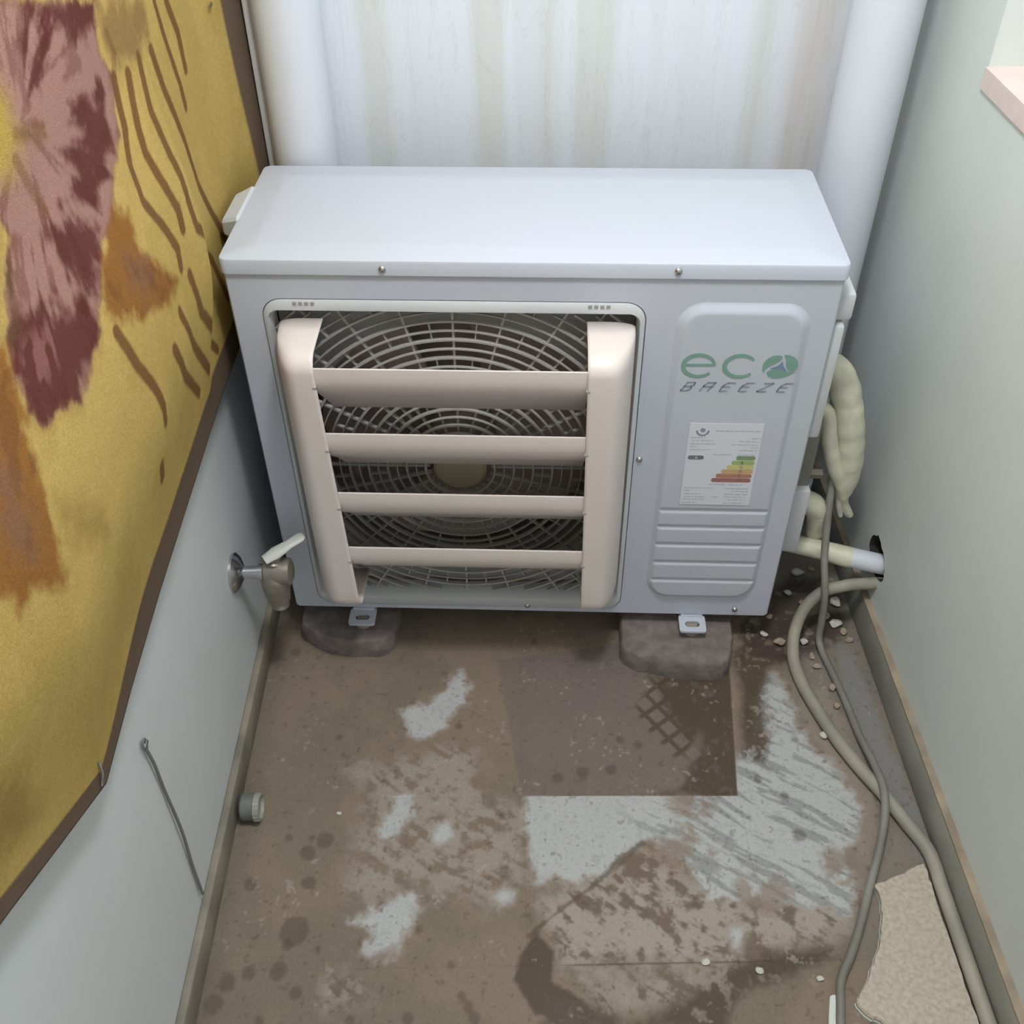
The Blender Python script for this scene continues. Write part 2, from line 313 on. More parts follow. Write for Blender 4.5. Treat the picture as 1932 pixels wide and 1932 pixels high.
BPOLY = {'PET': [(-0.321, 1.134), (-0.152, 1.086), (-0.166, 1.04), (-0.149, 1.008), (-0.182, 0.964), (-0.247, 0.946), (-0.288, 0.914), (-0.344, 0.908), (-0.381, 0.882), (-0.414, 0.855), (-0.45, 0.843), (-0.495, 0.84), (-0.534, 0.862), (-0.572, 0.865), (-0.574, 0.896), (-0.571, 0.925), (-0.555, 0.945), (-0.53, 0.969), (-0.481, 0.996), (-0.484, 1.011), (-0.531, 1.043), (-0.417, 1.161)], 'PD1': [(-0.317, 1.132), (-0.145, 1.085), (-0.162, 1.054), (-0.203, 1.082), (-0.261, 1.09), (-0.281, 1.109), (-0.315, 1.106)], 'PD2': [(-0.298, 1.04), (-0.187, 1.01), (-0.21, 0.981), (-0.265, 0.954), (-0.336, 0.951), (-0.385, 0.98), (-0.329, 0.983), (-0.347, 1.011), (-0.29, 1.007)], 'PD3': [(-0.426, 0.972), (-0.37, 0.965), (-0.309, 0.924), (-0.365, 0.896), (-0.406, 0.897), (-0.417, 0.947)], 'PD4': [(-0.553, 0.944), (-0.504, 0.934), (-0.453, 0.924), (-0.399, 0.87), (-0.419, 0.852), (-0.451, 0.844), (-0.495, 0.84), (-0.534, 0.862), (-0.572, 0.865), (-0.574, 0.896)], 'PD5': [(-0.341, 1.097), (-0.295, 1.109), (-0.291, 1.099), (-0.343, 1.066), (-0.356, 1.075)], 'PD6': [(-0.506, 1.04), (-0.482, 1.001), (-0.52, 0.974), (-0.555, 0.945), (-0.59, 0.968)], 'YC': [(-0.44, 1.109), (-0.412, 1.083), (-0.415, 1.053), (-0.438, 1.036), (-0.492, 1.051)], 'RING': [(-0.413, 1.063), (-0.358, 1.044), (-0.36, 1.031), (-0.398, 1.04), (-0.418, 1.052)], 'OR1': [(-0.278, 0.929), (-0.248, 0.906), (-0.258, 0.868), (-0.172, 0.783), (-0.227, 0.785), (-0.31, 0.814), (-0.366, 0.848), (-0.386, 0.868), (-0.362, 0.894)], 'OR1C': [(-0.299, 0.878), (-0.252, 0.853), (-0.24, 0.82), (-0.277, 0.824), (-0.323, 0.854)], 'OR2': [(-0.59, 0.968), (-0.565, 0.942), (-0.58, 0.901), (-0.599, 0.866), (-0.621, 0.826), (-0.635, 0.79), (-0.651, 0.756), (-0.691, 0.791), (-0.718, 0.786), (-0.719, 0.809), (-0.743, 0.841)], 'OR2C': [(-0.661, 0.9), (-0.627, 0.883), (-0.646, 0.844), (-0.671, 0.808), (-0.691, 0.839)], 'TOPB': [(-0.152, 1.086), (0.042, 1.032), (0.028, 0.992), (-0.084, 1.008), (-0.129, 1.012), (-0.142, 1.038)], 'LOW': [(-0.838, 0.73), (-0.794, 0.67), (-0.773, 0.596), (-0.815, 0.623), (-0.853, 0.674)], 'LOWB': [(-0.609, 0.809), (-0.545, 0.745), (-0.549, 0.721), (-0.604, 0.774)]}
BLINE = [[(-0.149, 1.008), (-0.161, 0.961), (-0.186, 0.931), (-0.192, 0.891), (-0.157, 0.842), (-0.14, 0.806), (-0.148, 0.786)], [(-0.11, 0.999), (-0.128, 0.948), (-0.132, 0.92), (-0.116, 0.875), (-0.103, 0.839), (-0.108, 0.817)], [(-0.063, 1.001), (-0.079, 0.947), (-0.07, 0.893), (-0.061, 0.86), (-0.063, 0.844)], [(0.029, 0.98), (0.044, 0.927), (0.069, 0.878), (0.085, 0.843), (0.107, 0.773), (0.169, 0.687), (0.189, 0.651)], [(0.096, 1.017), (0.107, 0.971), (0.134, 0.902), (0.137, 0.873)], [(0.15, 1.002), (0.17, 0.957), (0.171, 0.91)], [(-0.066, 0.832), (-0.065, 0.796), (0.086, 0.67), (0.13, 0.584)], [(-0.204, 0.757), (-0.165, 0.688), (-0.068, 0.584)], [(-0.253, 0.738), (-0.227, 0.682), (-0.13, 0.589)], [(-0.126, 0.763), (-0.11, 0.7), (0.022, 0.559)], [(-0.381, 0.842), (-0.367, 0.792), (-0.342, 0.744), (-0.332, 0.712), (-0.333, 0.694)], [(-0.358, 0.65), (-0.354, 0.63)], [(-0.426, 1.039), (-0.418, 1.008), (-0.41, 0.984)], [(-0.139, 1.052), (-0.132, 1.029), (-0.146, 1.012)]]
GRID = ((0.206, -0.149), (0.019, -0.025), (0.023, 0.019))



# ------------------------------------------------------------------ the setting
UL, UR, VB, VF, ZC = -0.49, 0.625, 0.45, -2.3, 2.15
struct(obj('wall_back', room(G().box((UL-0.1, VB, ZF-0.05), (UR+0.1, VB+0.1, ZC))), M_MARBLE, smooth=False))
struct(obj('wall_left', room(G().box((UL-0.1, VF, ZF-0.05), (UL, VB, ZC))), M_WALL_L, smooth=False))
struct(obj('ceiling', room(G().box((UL-0.1, VF, ZC), (UR+0.25, VB+0.1, ZC+0.1))), M_CEIL, smooth=False))
g = G()
# right wall: lower part with the broken hole for the pipes, then the parts round the window
hv, hz = 0.035, 0.088
hole = []; rnd = random.Random(2)
angs = sorted([2*PI*k/22 for k in range(22)] + [math.atan2(z_-hz, v_-hv) % (2*PI) for v_ in (VF, VB) for z_ in (ZF-0.05, 0.9)])
inner, outer = [], []
for a in angs:
    ca, sa = math.cos(a), math.sin(a)
    rv = (0.040 if sa < 0.3 else 0.034 + 0.018*max(0, ca)) * rnd.uniform(0.88, 1.12)
    inner.append((UR, hv + ca*rv*1.05, hz + sa*rv*0.9))
    t = min((VB-hv)/ca if ca > 1e-9 else 1e9, (VF-hv)/ca if ca < -1e-9 else 1e9, (0.9-hz)/sa if sa > 1e-9 else 1e9, (ZF-0.05-hz)/sa if sa < -1e-9 else 1e9)
    outer.append((UR, hv + ca*t, hz + sa*t))
g.loft([outer, inner])
g.box((UR+0.001, VF, ZF-0.05), (UR+0.002, VF+0.001, ZF-0.049))
WV0, WV1, WZ0, WZ1 = -0.95, 0.163, 0.9, 1.9
g.box((UR, WV1, WZ0), (UR+0.16, VB+0.1, ZC)); g.box((UR, VF, WZ0), (UR+0.16, WV0, ZC)); g.box((UR, WV0, WZ1), (UR+0.16, WV1, ZC))
g.box((UR+0.14, VF, ZF-0.05), (UR+0.16, VB+0.1, 0.875))
wr = struct(obj('wall_right', room(g), M_WALL_R, smooth=False, recalc=False))
g = G().loft([inner, [(UR+0.09, q[1]*0.9, q[2]) for q in inner]], False, True)
obj('hole_lining', room(g), M_HOLE, wr, label='dark broken hole where the pipes enter')
# window in the right wall
g = G()
for a, b in (((UR+0.10, WV0, WZ0), (UR+0.14, WV1, WZ0+0.05)), ((UR+0.10, WV0, WZ1-0.05), (UR+0.14, WV1, WZ1)), ((UR+0.10, WV1-0.05, WZ0+0.05), (UR+0.14, WV1, WZ1-0.05)), ((UR+0.10, WV0, WZ0+0.05), (UR+0.14, WV0+0.05, WZ1-0.05))):
    g.box(a, b)
w1 = struct(obj('window_1', room(g), M_FRAME, smooth=False))
obj('pane', room(G().box((UR+0.118, WV0+0.05, WZ0+0.05), (UR+0.122, WV1-0.05, WZ1-0.05))), M_GLASS, w1, smooth=False)
obj('window_sill', room(G().box((UR-0.004, WV0, 0.872), (UR+0.14, WV1, WZ0))), M_PINK, w1, smooth=False, label='pinkish stone sill')
# skirtings
struct(obj('baseboard_left', room(G().bbox((UL, VF, ZF), (-0.477, VB, -0.016), 0.003)), M_SKIRT))
struct(obj('baseboard_right', room(G().bbox((0.613, VF, ZF), (UR, VB, 0.004), 0.003)), M_SKIRT_R))
obj('top_edge', room(G().box((0.6128, VF, 0.0035), (UR, VB, 0.0065))), mat('skirting_edge_tan', (158, 144, 124), 0.8, rgb2=(132, 120, 104), scale=18), bpy.data.objects['baseboard_right'], smooth=False, label='tan plaster top edge')
struct(obj('shade_strip_1', room(G().bbox((-0.4235, 0.385, ZF), (-0.4115, VB, ZC), 0.003)), M_SHADE_STRIP))  # added strip standing in for the shaded back wall between blanket and pipe

# floor: grout bed and worn tiles, each tile an own piece; stains follow their own outlines
fl = struct(obj('floor', room(G().box((UL-0.1, VF, ZF-0.05), (UR+0.1, VB+0.1, ZF-0.0006))), M_GROUT, smooth=False))
def floor_color(x, y):
    n1 = vnoise(x, y, 9, 1); n2 = vnoise(x, y, 40, 2); n3 = vnoise(x, y, 120, 3, 3); n4 = vnoise(x, y, 4, 4, 3)
    c = np.zeros(x.shape + (3,)) + np.array(lin((148, 133, 110)))
    c = mixc(c, sst(0.42, 0.62, n1)*0.5, (126, 118, 100)); c = mixc(c, sst(0.5, 0.7, n4)*0.35, (150, 134, 112))
    c = mixc(c, sst(0.58, 0.75, n3)*0.15, (158, 146, 126))
    wob = (n2-0.5)*0.030 + (n3-0.5)*0.014 + (n1-0.5)*0.03
    cl = sst(-0.004, 0.004, sd_poly(x, y, CLEAN) + (n1-0.5)*0.006)
    c = mixc(c, cl*0.75, (132, 122, 108))
    rough = np.full(x.shape, 0.78)
    right_side = sst(0.40, 0.52, x + 0.05*y)
    c = mixc(c, right_side*0.45*sst(-0.66, -0.55, y), (142, 140, 130))
    c = mixc(c, sst(-0.008, 0.012, sd_poly(x, y, [(0.476, -0.096), (0.531, -0.106), (0.567, -0.28), (0.564, -0.378), (0.534, -0.468), (0.503, -0.503), (0.513, -0.416), (0.524, -0.322), (0.51, -0.262), (0.48, -0.209)]) + wob*0.8)*0.7, (166, 152, 134))
    c = mixc(c, sst(-0.006, 0.010, sd_poly(x, y, [(0.564, 0.019), (0.595, -0.019), (0.627, -0.318), (0.645, -0.499), (0.611, -0.449), (0.592, -0.358), (0.581, -0.259), (0.559, -0.105)]) + wob*0.4)*0.7, (148, 150, 144))
    # brush direction for streaky dirt in the white
    ben = 0.25*(vnoise(x, y, 5, 41, 2)-0.5); sx = (x*0.84 - y*0.54); sy = (x*0.54 + y*0.84) + ben*0.3
    streak = vnoise(sx*0.35, sy*2.0, 48, 7, 4)
    nm = 0.40*vnoise(x, y, 75, 51, 4) + 0.40*streak + 0.2*n2 + (n1-0.5)*0.25
    for k, poly in TAN.items():
        d = sd_poly(x, y, poly); mm = sst(-0.02, 0.03, d + wob*1.2) * sst(0.36, 0.56, nm)
        c = mixc(c, mm*(0.85 if k == 'M2' else 0.62), (184, 174, 158))
        c = mixc(c, sst(-0.02, 0.02, d)*sst(0.50, 0.42, nm)*(0.25 if k == 'M1' else 0.65), (116, 102, 84))
    for k, poly in WHITE.items():
        d = sd_poly(x, y, poly) + wob*(1.05 if k in ('W1', 'W2', 'W3', 'W4') else 0.5)
        edge = sst(-0.008, 0.004, d); core = sst(0.0, 0.014, d)
        c = mixc(c, edge*0.7, (174, 164, 150)); c = mixc(c, core*0.95, (200, 202, 194))
        dirt = sst(0.53, 0.64, streak)*(0.62 if k == 'W4' else 0.10)*sst(0.12, 0.24, x) + sst(0.62, 0.72, n3)*0.22
        c = mixc(c, core*np.clip(dirt, 0, 1), (138, 140, 132))
    # brown islands inside the large white area
    big = sst(0, 0.03, sd_poly(x, y, WHITE['W4']))
    isl = np.zeros(x.shape)
    for (ix, iy, ir) in ((0.262,-0.345,0.030),(0.26,-0.40,0.024),(0.30,-0.43,0.020),(0.36,-0.492,0.030),(0.50,-0.45,0.03),(0.235,-0.43,0.03),(0.395,-0.10,0.018),(0.40,-0.16,0.016),(0.395,-0.215,0.02)):
        isl = np.maximum(isl, sst(-0.012, 0.012, ir - np.hypot(x-ix, y-iy) + wob*1.2))
    c = mixc(c, isl*0.7*sst(0.35, 0.55, n2+0.1), (150, 134, 114))
    # the clean tile keeps crisp edges against the whitewash
    crisp = sst(-0.0012, 0.0012, sd_poly(x, y, CLEAN)) * sst(-0.06, -0.01, x + (n1-0.5)*0.05)
    base_t = mixc(np.zeros(x.shape+(3,)) + np.array(lin((132, 121, 109))), sst(0.42, 0.62, n1)*0.4, (124, 114, 103)); base_t = mixc(base_t, sst(0.60, 0.75, n3)*0.2, (150, 138, 122))
    c = c*(1-crisp[..., None]) + base_t*crisp[..., None]
    jl = sst(0.0022, 0.0008, np.abs((-x*ST+y*CT) + 0.616 + (n1-0.5)*0.002))*sst(0.05, 0.09, x)*sst(0.45, 0.40, x); c = mixc(c, jl*0.6, (96, 84, 68))
    # wet / dirty dark areas
    for k, poly in WET.items():
        soft = 0.004 if k in ('D2',) else 0.012
        d = sd_poly(x, y, poly) + wob*(0.35 if k == 'D2' else 0.9)
        mm = sst(-soft, soft, d)
        if k == 'D1': mm = mm*crisp
        lig = 1.0 if k == 'D2' else 1.0 - (0.3 if k == 'D1' else 0.75)*sst(0.54, 0.66, n2*0.55+n3*0.45)
        c = mixc(c, mm*lig*0.9, (86, 72, 54) if k != 'D4' else (84, 72, 62))
        if k == 'D2':
            c = mixc(c, sst(0.004, 0.035, d)*sst(0.3, 0.6, n1+0.1)*sst(0.02, 0.06, x)*0.6, (104, 98, 90))
        rough = rough - mm*0.18
    # hatched adhesive marks on the clean tile
    ox, oy = GRID[0]; ax, ay = GRID[1]; bx, by = GRID[2]; det = ax*by - ay*bx
    ga = ((x-ox)*by - (y-oy)*bx)/det; gb = (ax*(y-oy) - ay*(x-ox))/det
    fa = np.abs((ga % 1.0) - 0.5); fb = np.abs((gb % 1.0) - 0.5)
    reg = sst(-0.006, 0.010, sd_poly(x, y, GRIDREG) + (n1-0.5)*0.04)
    sq = sst(0.40, 0.32, np.maximum(np.abs(((ga+0.5) % 1.0)-0.5), np.abs(((gb+0.5) % 1.0)-0.5)))
    lines = reg*(1-sq)
    fade = sst(0.285, 0.20, x - 0.15*y)
    c = mixc(c, lines*0.85, (92, 78, 60)); c = mixc(c, reg*sq*fade*0.8, (132, 122, 106))
    # light swept arc near the tile corner
    rad = np.hypot(x-0.17, y+0.17); arc = sst(0.014, 0.004, np.abs(rad-0.135))*sst(0.23, 0.25, x)*sst(0.31, 0.29, x)*sst(-0.19, -0.22, y)
    c = mixc(c, arc*0.6, (132, 122, 106))
    st = sst(0.007, 0.001, d_line(x, y, STREAK) + wob*0.25); c = mixc(c, st*0.75*sst(0.3, 0.5, n3+0.1), (104, 90, 70))
    for (px, py, pr) in SPOTS:
        d = pr - np.hypot(x-px, (y-py)*0.9) + wob*0.35
        c = mixc(c, sst(-0.003, 0.004, d)*0.5, (88, 74, 56))
    # fine specks
    c = mixc(c, sst(0.70, 0.76, n3)*sst(0.58, 0.68, vnoise(x, y, 15, 12, 2))*0.45, (190, 182, 164))
    c = mixc(c, sst(0.27, 0.22, n3)*0.4, (96, 84, 66))
    edge_tone = sst(0.05, 0.0, (x + 0.052*y + 0.477) + (n1-0.5)*0.03)  # darker and greyer towards the left skirting
    c = mixc(c, edge_tone*0.35, (118, 112, 100))
    c = c*np.array((0.70, 0.69, 0.75))
    return np.concatenate([c, rough[..., None]], -1)
us = [UL, -0.321, -0.020, 0.329, UR]; vs = [VF, -1.7, -1.25, -0.76, -0.616, -0.340, -0.055, 0.22, VB]
for i in range(4):
    for j in range(len(vs)-1):
        u0, u1, v0, v1 = us[i]+0.0001, us[i+1]-0.0001, vs[j]+0.0001, vs[j+1]-0.0001
        st_ = (0.0016 if v1 < 0.0 else 0.003) if v1 > -0.75 else 0.02
        nu, nv = max(2, int((u1-u0)/st_)), max(2, int((v1-v0)/st_))
        A, B = np.meshgrid(np.linspace(u0, u1, nu), np.linspace(v0, v1, nv), indexing='ij')
        X, Y = A*CT - B*ST, A*ST + B*CT
        colr = floor_color(X, Y)
        Z = np.full(X.shape, ZF) + 0.0006*(vnoise(X, Y, 30, 21) - 0.5)
        edge = np.minimum(np.minimum(A-u0, u1-A), np.minimum(B-v0, v1-B)); Z = Z - 0.00012*sst(0.002, 0, edge)
        me = bpy.data.meshes.new('tile'); n = nu*nv
        cx, cy = X.mean(), Y.mean()
        skirtX = np.concatenate([X.ravel()-cx]); V = np.stack([X.ravel()-cx, Y.ravel()-cy, Z.ravel()-ZF], 1)
        idx = np.arange(n).reshape(nu, nv)
        F = np.stack([idx[:-1,:-1], idx[1:,:-1], idx[1:,1:], idx[:-1,1:]], -1).reshape(-1, 4)
        me.from_pydata(V.tolist(), [], F.tolist())
        me.polygons.foreach_set('use_smooth', [True]*len(me.polygons)); me.materials.append(M_FLOOR); set_col(me, colr.reshape(-1, 4))
        o = bpy.data.objects.new('tile', me); COL.objects.link(o); o.parent = fl
        o.location = Vector((cx, cy, ZF)) - Vector(fl.location)

# ------------------------------------------------------------------ the outdoor unit
AC = thing('air_conditioner', 'white outdoor air conditioner unit with cream louvred air deflector', 'air conditioner', (0, 0.15, -0.025))
W2, D_, H_ = 0.43, 0.302, 0.7073
HX0, HX1, HZ0, HZ1 = -0.386, 0.1636, 0.012, 0.645
g = G().loft([rr(-W2, W2, 0, 0.686, 0.006, D_), rr(-W2, W2, 0, 0.686, 0.006, 0.004), rr(-W2+0.003, W2-0.003, 0.003, 0.686, 0.006, 0.0),
              rr(HX0, HX1, HZ0, HZ1, 0.030, 0.0), rr(HX0+0.002, HX1-0.002, HZ0+0.002, HZ1-0.002, 0.028, 0.010)], True, False)
obj('casing', g, M_METAL, AC, angle=30)
# lid with folded rim
g = G(); e = 0.004
def lid_loop(ins, z): return [(p[0], p[2], z) for p in rr(-W2-e+ins, W2+e-ins, -e+ins, D_+e-ins, 0.012, 0)]
g.loft([lid_loop(0, H_-0.0227), lid_loop(0, H_-0.004), lid_loop(0.0012, H_-0.0012), lid_loop(0.004, H_), lid_loop(0.034, H_), lid_loop(0.036, H_+0.0008), lid_loop(0.05, H_+0.0012)], True, True)
obj('lid', g, M_METAL, AC, angle=40)
def screw(x, z, y, r=0.0048):
    obj('screw', G().lathe((x, y, z), (0, -1, 0), [(0, r*1.15), (0.0012, r*1.1), (0.003, r*0.75), (0.0036, r*0.3)], 14), M_SCREW, AC)
for x, z, y in ((-0.2056, 0.6945, -e), (0.2005, 0.6960, -e), (0.1721, 0.3619, 0), (0.369, 0.0174, 0), (-0.0047, 0.020, -0.003)): screw(x, z, y)
# grille frame
IX0, IX1, IZ0, IZ1 = -0.374, 0.151, 0.044, 0.622
g = G().loft([rr(HX0+0.0012, HX1-0.0012, HZ0+0.0012, HZ1-0.0012, 0.029, 0.004), rr(HX0+0.0018, HX1-0.0018, HZ0+0.0018, HZ1-0.0018, 0.0285, -0.001), rr(HX0+0.007, HX1-0.007, HZ0+0.006, HZ1-0.007, 0.024, -0.004),
              rr(IX0-0.004, IX1+0.004, IZ0-0.006, IZ1+0.006, 0.016, -0.004), rr(IX0, IX1, IZ0, IZ1, 0.012, 0.006), rr(IX0, IX1, IZ0, IZ1, 0.012, 0.032)])
fr = obj('grille_frame', g, M_PLAST, AC, angle=40)
for x0 in (-0.3384, 0.0801):                         # small clip slots on the upper rim
    for k in range(4):
        obj('clip_slot', G().box((x0+k*0.0085, -0.0046, 0.6365), (x0+k*0.0085+0.0055, -0.0036, 0.6415)), M_SHROUD, fr, smooth=False)
# cavity, shroud plate with round mouth, fan
g = G().loft([rr(IX0-0.004, IX1+0.004, IZ0-0.004, IZ1+0.004, 0.012, 0.034), rr(IX0-0.004, IX1+0.004, IZ0-0.004, IZ1+0.004, 0.012, 0.19)], False, True)
obj('cavity_lining', g, M_DARK, AC)
HC = Vector((-0.114, 0, 0.331)); n = 72
circ, rect = [], []
for k in range(n):
    a = 2*PI*k/n + PI/n; ca, sa = math.cos(a), math.sin(a)
    tx = ((IX1-HC.x)/ca if ca > 0 else (IX0-HC.x)/ca); tz = ((IZ1-HC.z)/sa if sa > 0 else (IZ0-HC.z)/sa); t = min(tx, tz)
    rect.append((HC.x+ca*t, 0.040, HC.z+sa*t)); circ.append((HC.x+ca*0.256, 0.040, HC.z+sa*0.256))
g = G().loft([rect, circ, [(p[0], 0.10, p[2]) for p in circ]])
obj('fan_shroud', g, M_SHROUD, AC, angle=40)
FAN = obj('fan_hub', G().lathe((HC.x, 0.150, HC.z), (0, -1, 0), [(0, 0.055), (0.05, 0.055), (0.065, 0.045), (0.07, 0.02)]), M_FAN, AC)
for b_ in range(3):
    V = []; F = []
    for i in range(9):
        r_ = 0.05 + 0.195*i/8; half = math.radians(38 + 14*i/8)
        for j in range(7):
            s_ = j/6*2-1; a = 2*PI*b_/3 + 0.5 + s_*half + 0.25*i/8
            V.append((HC.x + r_*math.cos(a), 0.120 + 0.028*s_ , HC.z + r_*math.sin(a)))
    for i in range(8):
        for j in range(6): F.append((i*7+j, i*7+j+1, (i+1)*7+j+1, (i+1)*7+j))
    obj('fan_blade', G().add(V, F), M_FAN, FAN)
# guard grille: concentric rings and spokes clipped to the opening
def inside(x, z): return IX0+0.001 < x < IX1-0.001 and IZ0+0.001 < z < IZ1-0.001
g = G(); gt = G()
k = 0; r_ = 0.056
while r_ < 0.40:
    thick = (k % 2 == 0); wd, dep = (0.0030, 0.007) if thick else (0.0017, 0.005)
    run = []; m_ = 160
    pts = []
    for j in range(m_+1):
        a = 2*PI*j/m_; x, z = HC.x + r_*math.cos(a), HC.z + r_*math.sin(a)
        ok = inside(x, z); y = 0.010 - 0.004*math.cos(min(1, r_/0.33)*PI/2)
        if ok:
            ca, sa = math.cos(a), math.sin(a)
            run.append([(x+ca*wd/2, y, z+sa*wd/2), (x-ca*wd/2, y, z-sa*wd/2), (x-ca*wd/2, y+dep, z-sa*wd/2), (x+ca*wd/2, y+dep, z+sa*wd/2)])
        if (not ok or j == m_) and len(run) > 1:
            (g if thick else gt).loft(run, True, True)
        if not ok: run = []
    r_ += 0.0155; k += 1
obj('grille_rings', g, M_GRILLE, AC, smooth=False); obj('grille_thin_rings', gt, M_GRILLE, AC, smooth=False)
g = G()
for k in range(48):
    a = 2*PI*k/48 + PI/2; ca, sa = math.cos(a), math.sin(a); major = k % 2 == 0
    rs = [(0.05, 0.42)] if major else [(q, q+0.031) for q in (0.118, 0.180, 0.242, 0.304)] + [(0.335, 0.40)]
    for q0, q1 in rs:
        while q1 > q0 and not inside(HC.x+ca*q1, HC.z+sa*q1): q1 -= 0.002
        if q1 <= q0+0.004: continue
        w_ = 0.0017 if major else 0.0011
        nx, nz = -sa*w_, ca*w_; y = 0.012
        P0, P1 = (HC.x+ca*q0, HC.z+sa*q0), (HC.x+ca*q1, HC.z+sa*q1)
        V = [(p[0]+s*nx, yy, p[1]+s*nz) for yy in (y, y+0.006) for p in (P0, P1) for s in (-1, 1)]
        g.add(V, [(0,1,3,2),(4,6,7,5),(0,2,6,4),(1,5,7,3),(0,4,5,1),(2,3,7,6)])
obj('grille_spokes', g, M_GRILLE, AC, smooth=False)
obj('grille_hub', G().lathe((HC.x, 0.016, HC.z), (0, -1, 0), [(0, 0.043), (0.008, 0.043), (0.012, 0.038), (0.013, 0.01)], 40), mat('hub_olive_plastic', (150, 142, 120), 0.5, var=0.05), AC)

# air deflector: two moulded side posts and four curved louvres
def post(xi_t, xi_b, xo_t, xo_b):
    prof = [(-0.002, 0.613), (-0.035, 0.6122), (-0.072, 0.610)]
    for k in range(1, 9): a = k/8*PI/2; prof.append((-0.072-0.030*math.sin(a), 0.585+0.025*math.cos(a)))
    for k in range(1, 14): prof.append((-0.102, 0.585-(0.585-0.135)*k/13))
    for k in range(1, 7): a = k/6*PI/2; prof.append((-0.080-0.022*math.cos(a), 0.135-0.026*math.sin(a)))
    prof += [(-0.045, 0.108), (-0.004, 0.107)]
    zm = 0.36; V = []; F = []; nc = 15
    for (y, z) in prof:
        t = (0.613-z)/(0.613-0.107); xi, xo = xi_t+(xi_b-xi_t)*t, xo_t+(xo_b-xo_t)*t
        for j in range(nc):
            q = j/(nc-1); x = xi + (xo-xi)*(q if q < .45 else .45+.55*math.sin((q-.45)/.55*PI/2)) if True else 0
            s_ = 0 if q < .45 else (q-.45)/.55
            s_ = math.sin(s_*PI/2) if s_ > 0 else 0
            k_ = math.sqrt(max(0, 1-s_*s_))
            V.append((x, y*max(k_, 0.04), zm+(z-zm)*(1-0.035*(1-k_))))
    for i in range(len(prof)-1):
        for j in range(nc-1): F.append((i*nc+j, i*nc+j+1, (i+1)*nc+j+1, (i+1)*nc+j))
    o = obj('deflector_post', G().add(V, F), M_CREAM, AC, angle=60)
    md = o.modifiers.new('thickness', 'SOLIDIFY'); md.thickness = 0.0025; md.offset = 0
    return o
post(-0.2985, -0.2830, -0.362, -0.360); post(0.0795, 0.0870, 0.148, 0.150)
for zt, zb in ((0.5964, 0.4657), (0.4837, 0.3563), (0.3699, 0.2419), (0.2544, 0.1242)):
    zt -= 0.003
    P0, P3 = Vector((-0.100, zt)), Vector((-0.012, zb))
    KP = [(-0.100, zt), (-0.1004, zt-0.016), (-0.0985, zt-0.030), (-0.0925, zt-0.042), (-0.078, zt-0.0585), (-0.045, zb+0.036), (-0.012, zb)]
    cur = [Vector((q.x, q.z)) for q in crom([Vector((p[0], 0, p[1])) for p in KP], 3)]; NC = len(cur)
    t = (0.613-zt)/(0.613-0.107); x0 = -0.2985+0.0155*t-0.0015; x1 = 0.0795+0.0075*t+0.0015
    front = [(x0, q.x, q.y) for q in cur]; 
    L0, L1 = [], []
    th_ = 0.0035; ring = []
    for i, q in enumerate(cur):
        tg = (cur[min(i+1,NC-1)]-cur[max(i-1,0)]).normalized(); ring.append((q.x, q.y))
    back = []
    for i in reversed(range(NC)):
        tg = (cur[min(i+1,NC-1)]-cur[max(i-1,0)]).normalized(); back.append((cur[i].x - tg.y*th_, cur[i].y + tg.x*th_))
    sec = ring + back
    lv = obj('louver', G().loft([[(x0, a, b) for a, b in sec], [(x1, a, b) for a, b in sec]], True, True), M_CREAM, AC, angle=50)
    for x in (x0+0.0008, x1-0.0008):
        obj('pivot_pin', G().lathe((x-0.004 if x < 0 else x-0.002, -0.1005, zt-0.030), (1, 0, 0), [(0, 0.0035), (0.006, 0.0035)], 10), M_SHROUD, lv)

# pressed service panel (height field: rounded boss with five grooves)
bx0, bx1, bz0, bz1 = 0.2030, 0.3985, 0.0475, 0.6490
nx_, nz_ = 110, 300
X, Z = np.meshgrid(np.linspace(bx0-0.002, bx1+0.002, nx_), np.linspace(bz0-0.002, bz1+0.002, nz_), indexing='ij')
def sdrr(X, Z, x0, x1, z0, z1, r):
    qx = np.abs(X-(x0+x1)/2)-(x1-x0)/2+r; qz = np.abs(Z-(z0+z1)/2)-(z1-z0)/2+r
    return -(np.hypot(np.maximum(qx,0), np.maximum(qz,0)) + np.minimum(np.maximum(qx,qz),0) - r)
hgt = 0.0075*sst(0.0, 1.0, sdrr(X, Z, bx0, bx1, bz0, bz1, 0.043)/(0.013+0.006*sst(0.46, 0.63, Z)))
for zc in (0.2610, 0.2235, 0.1830, 0.1405, 0.0975):
    dd = np.hypot(np.maximum(np.abs(X-0.3010)-0.0840, 0), Z-zc); hgt -= 0.0030*sst(0.0058, 0.0015, dd)*(hgt > 0.004)
V = np.stack([X, 0.0004-hgt, Z], -1).reshape(-1, 3); idx = np.arange(nx_*nz_).reshape(nx_, nz_)
F = np.stack([idx[:-1,:-1], idx[1:,:-1], idx[1:,1:], idx[:-1,1:]], -1).reshape(-1, 4)
g = G(); g.v = [tuple(q) for q in V.tolist()]; g.f = [tuple(q) for q in F.tolist()]
panel = obj('service_panel', g, M_METAL, AC, angle=80)
YP = -0.0076

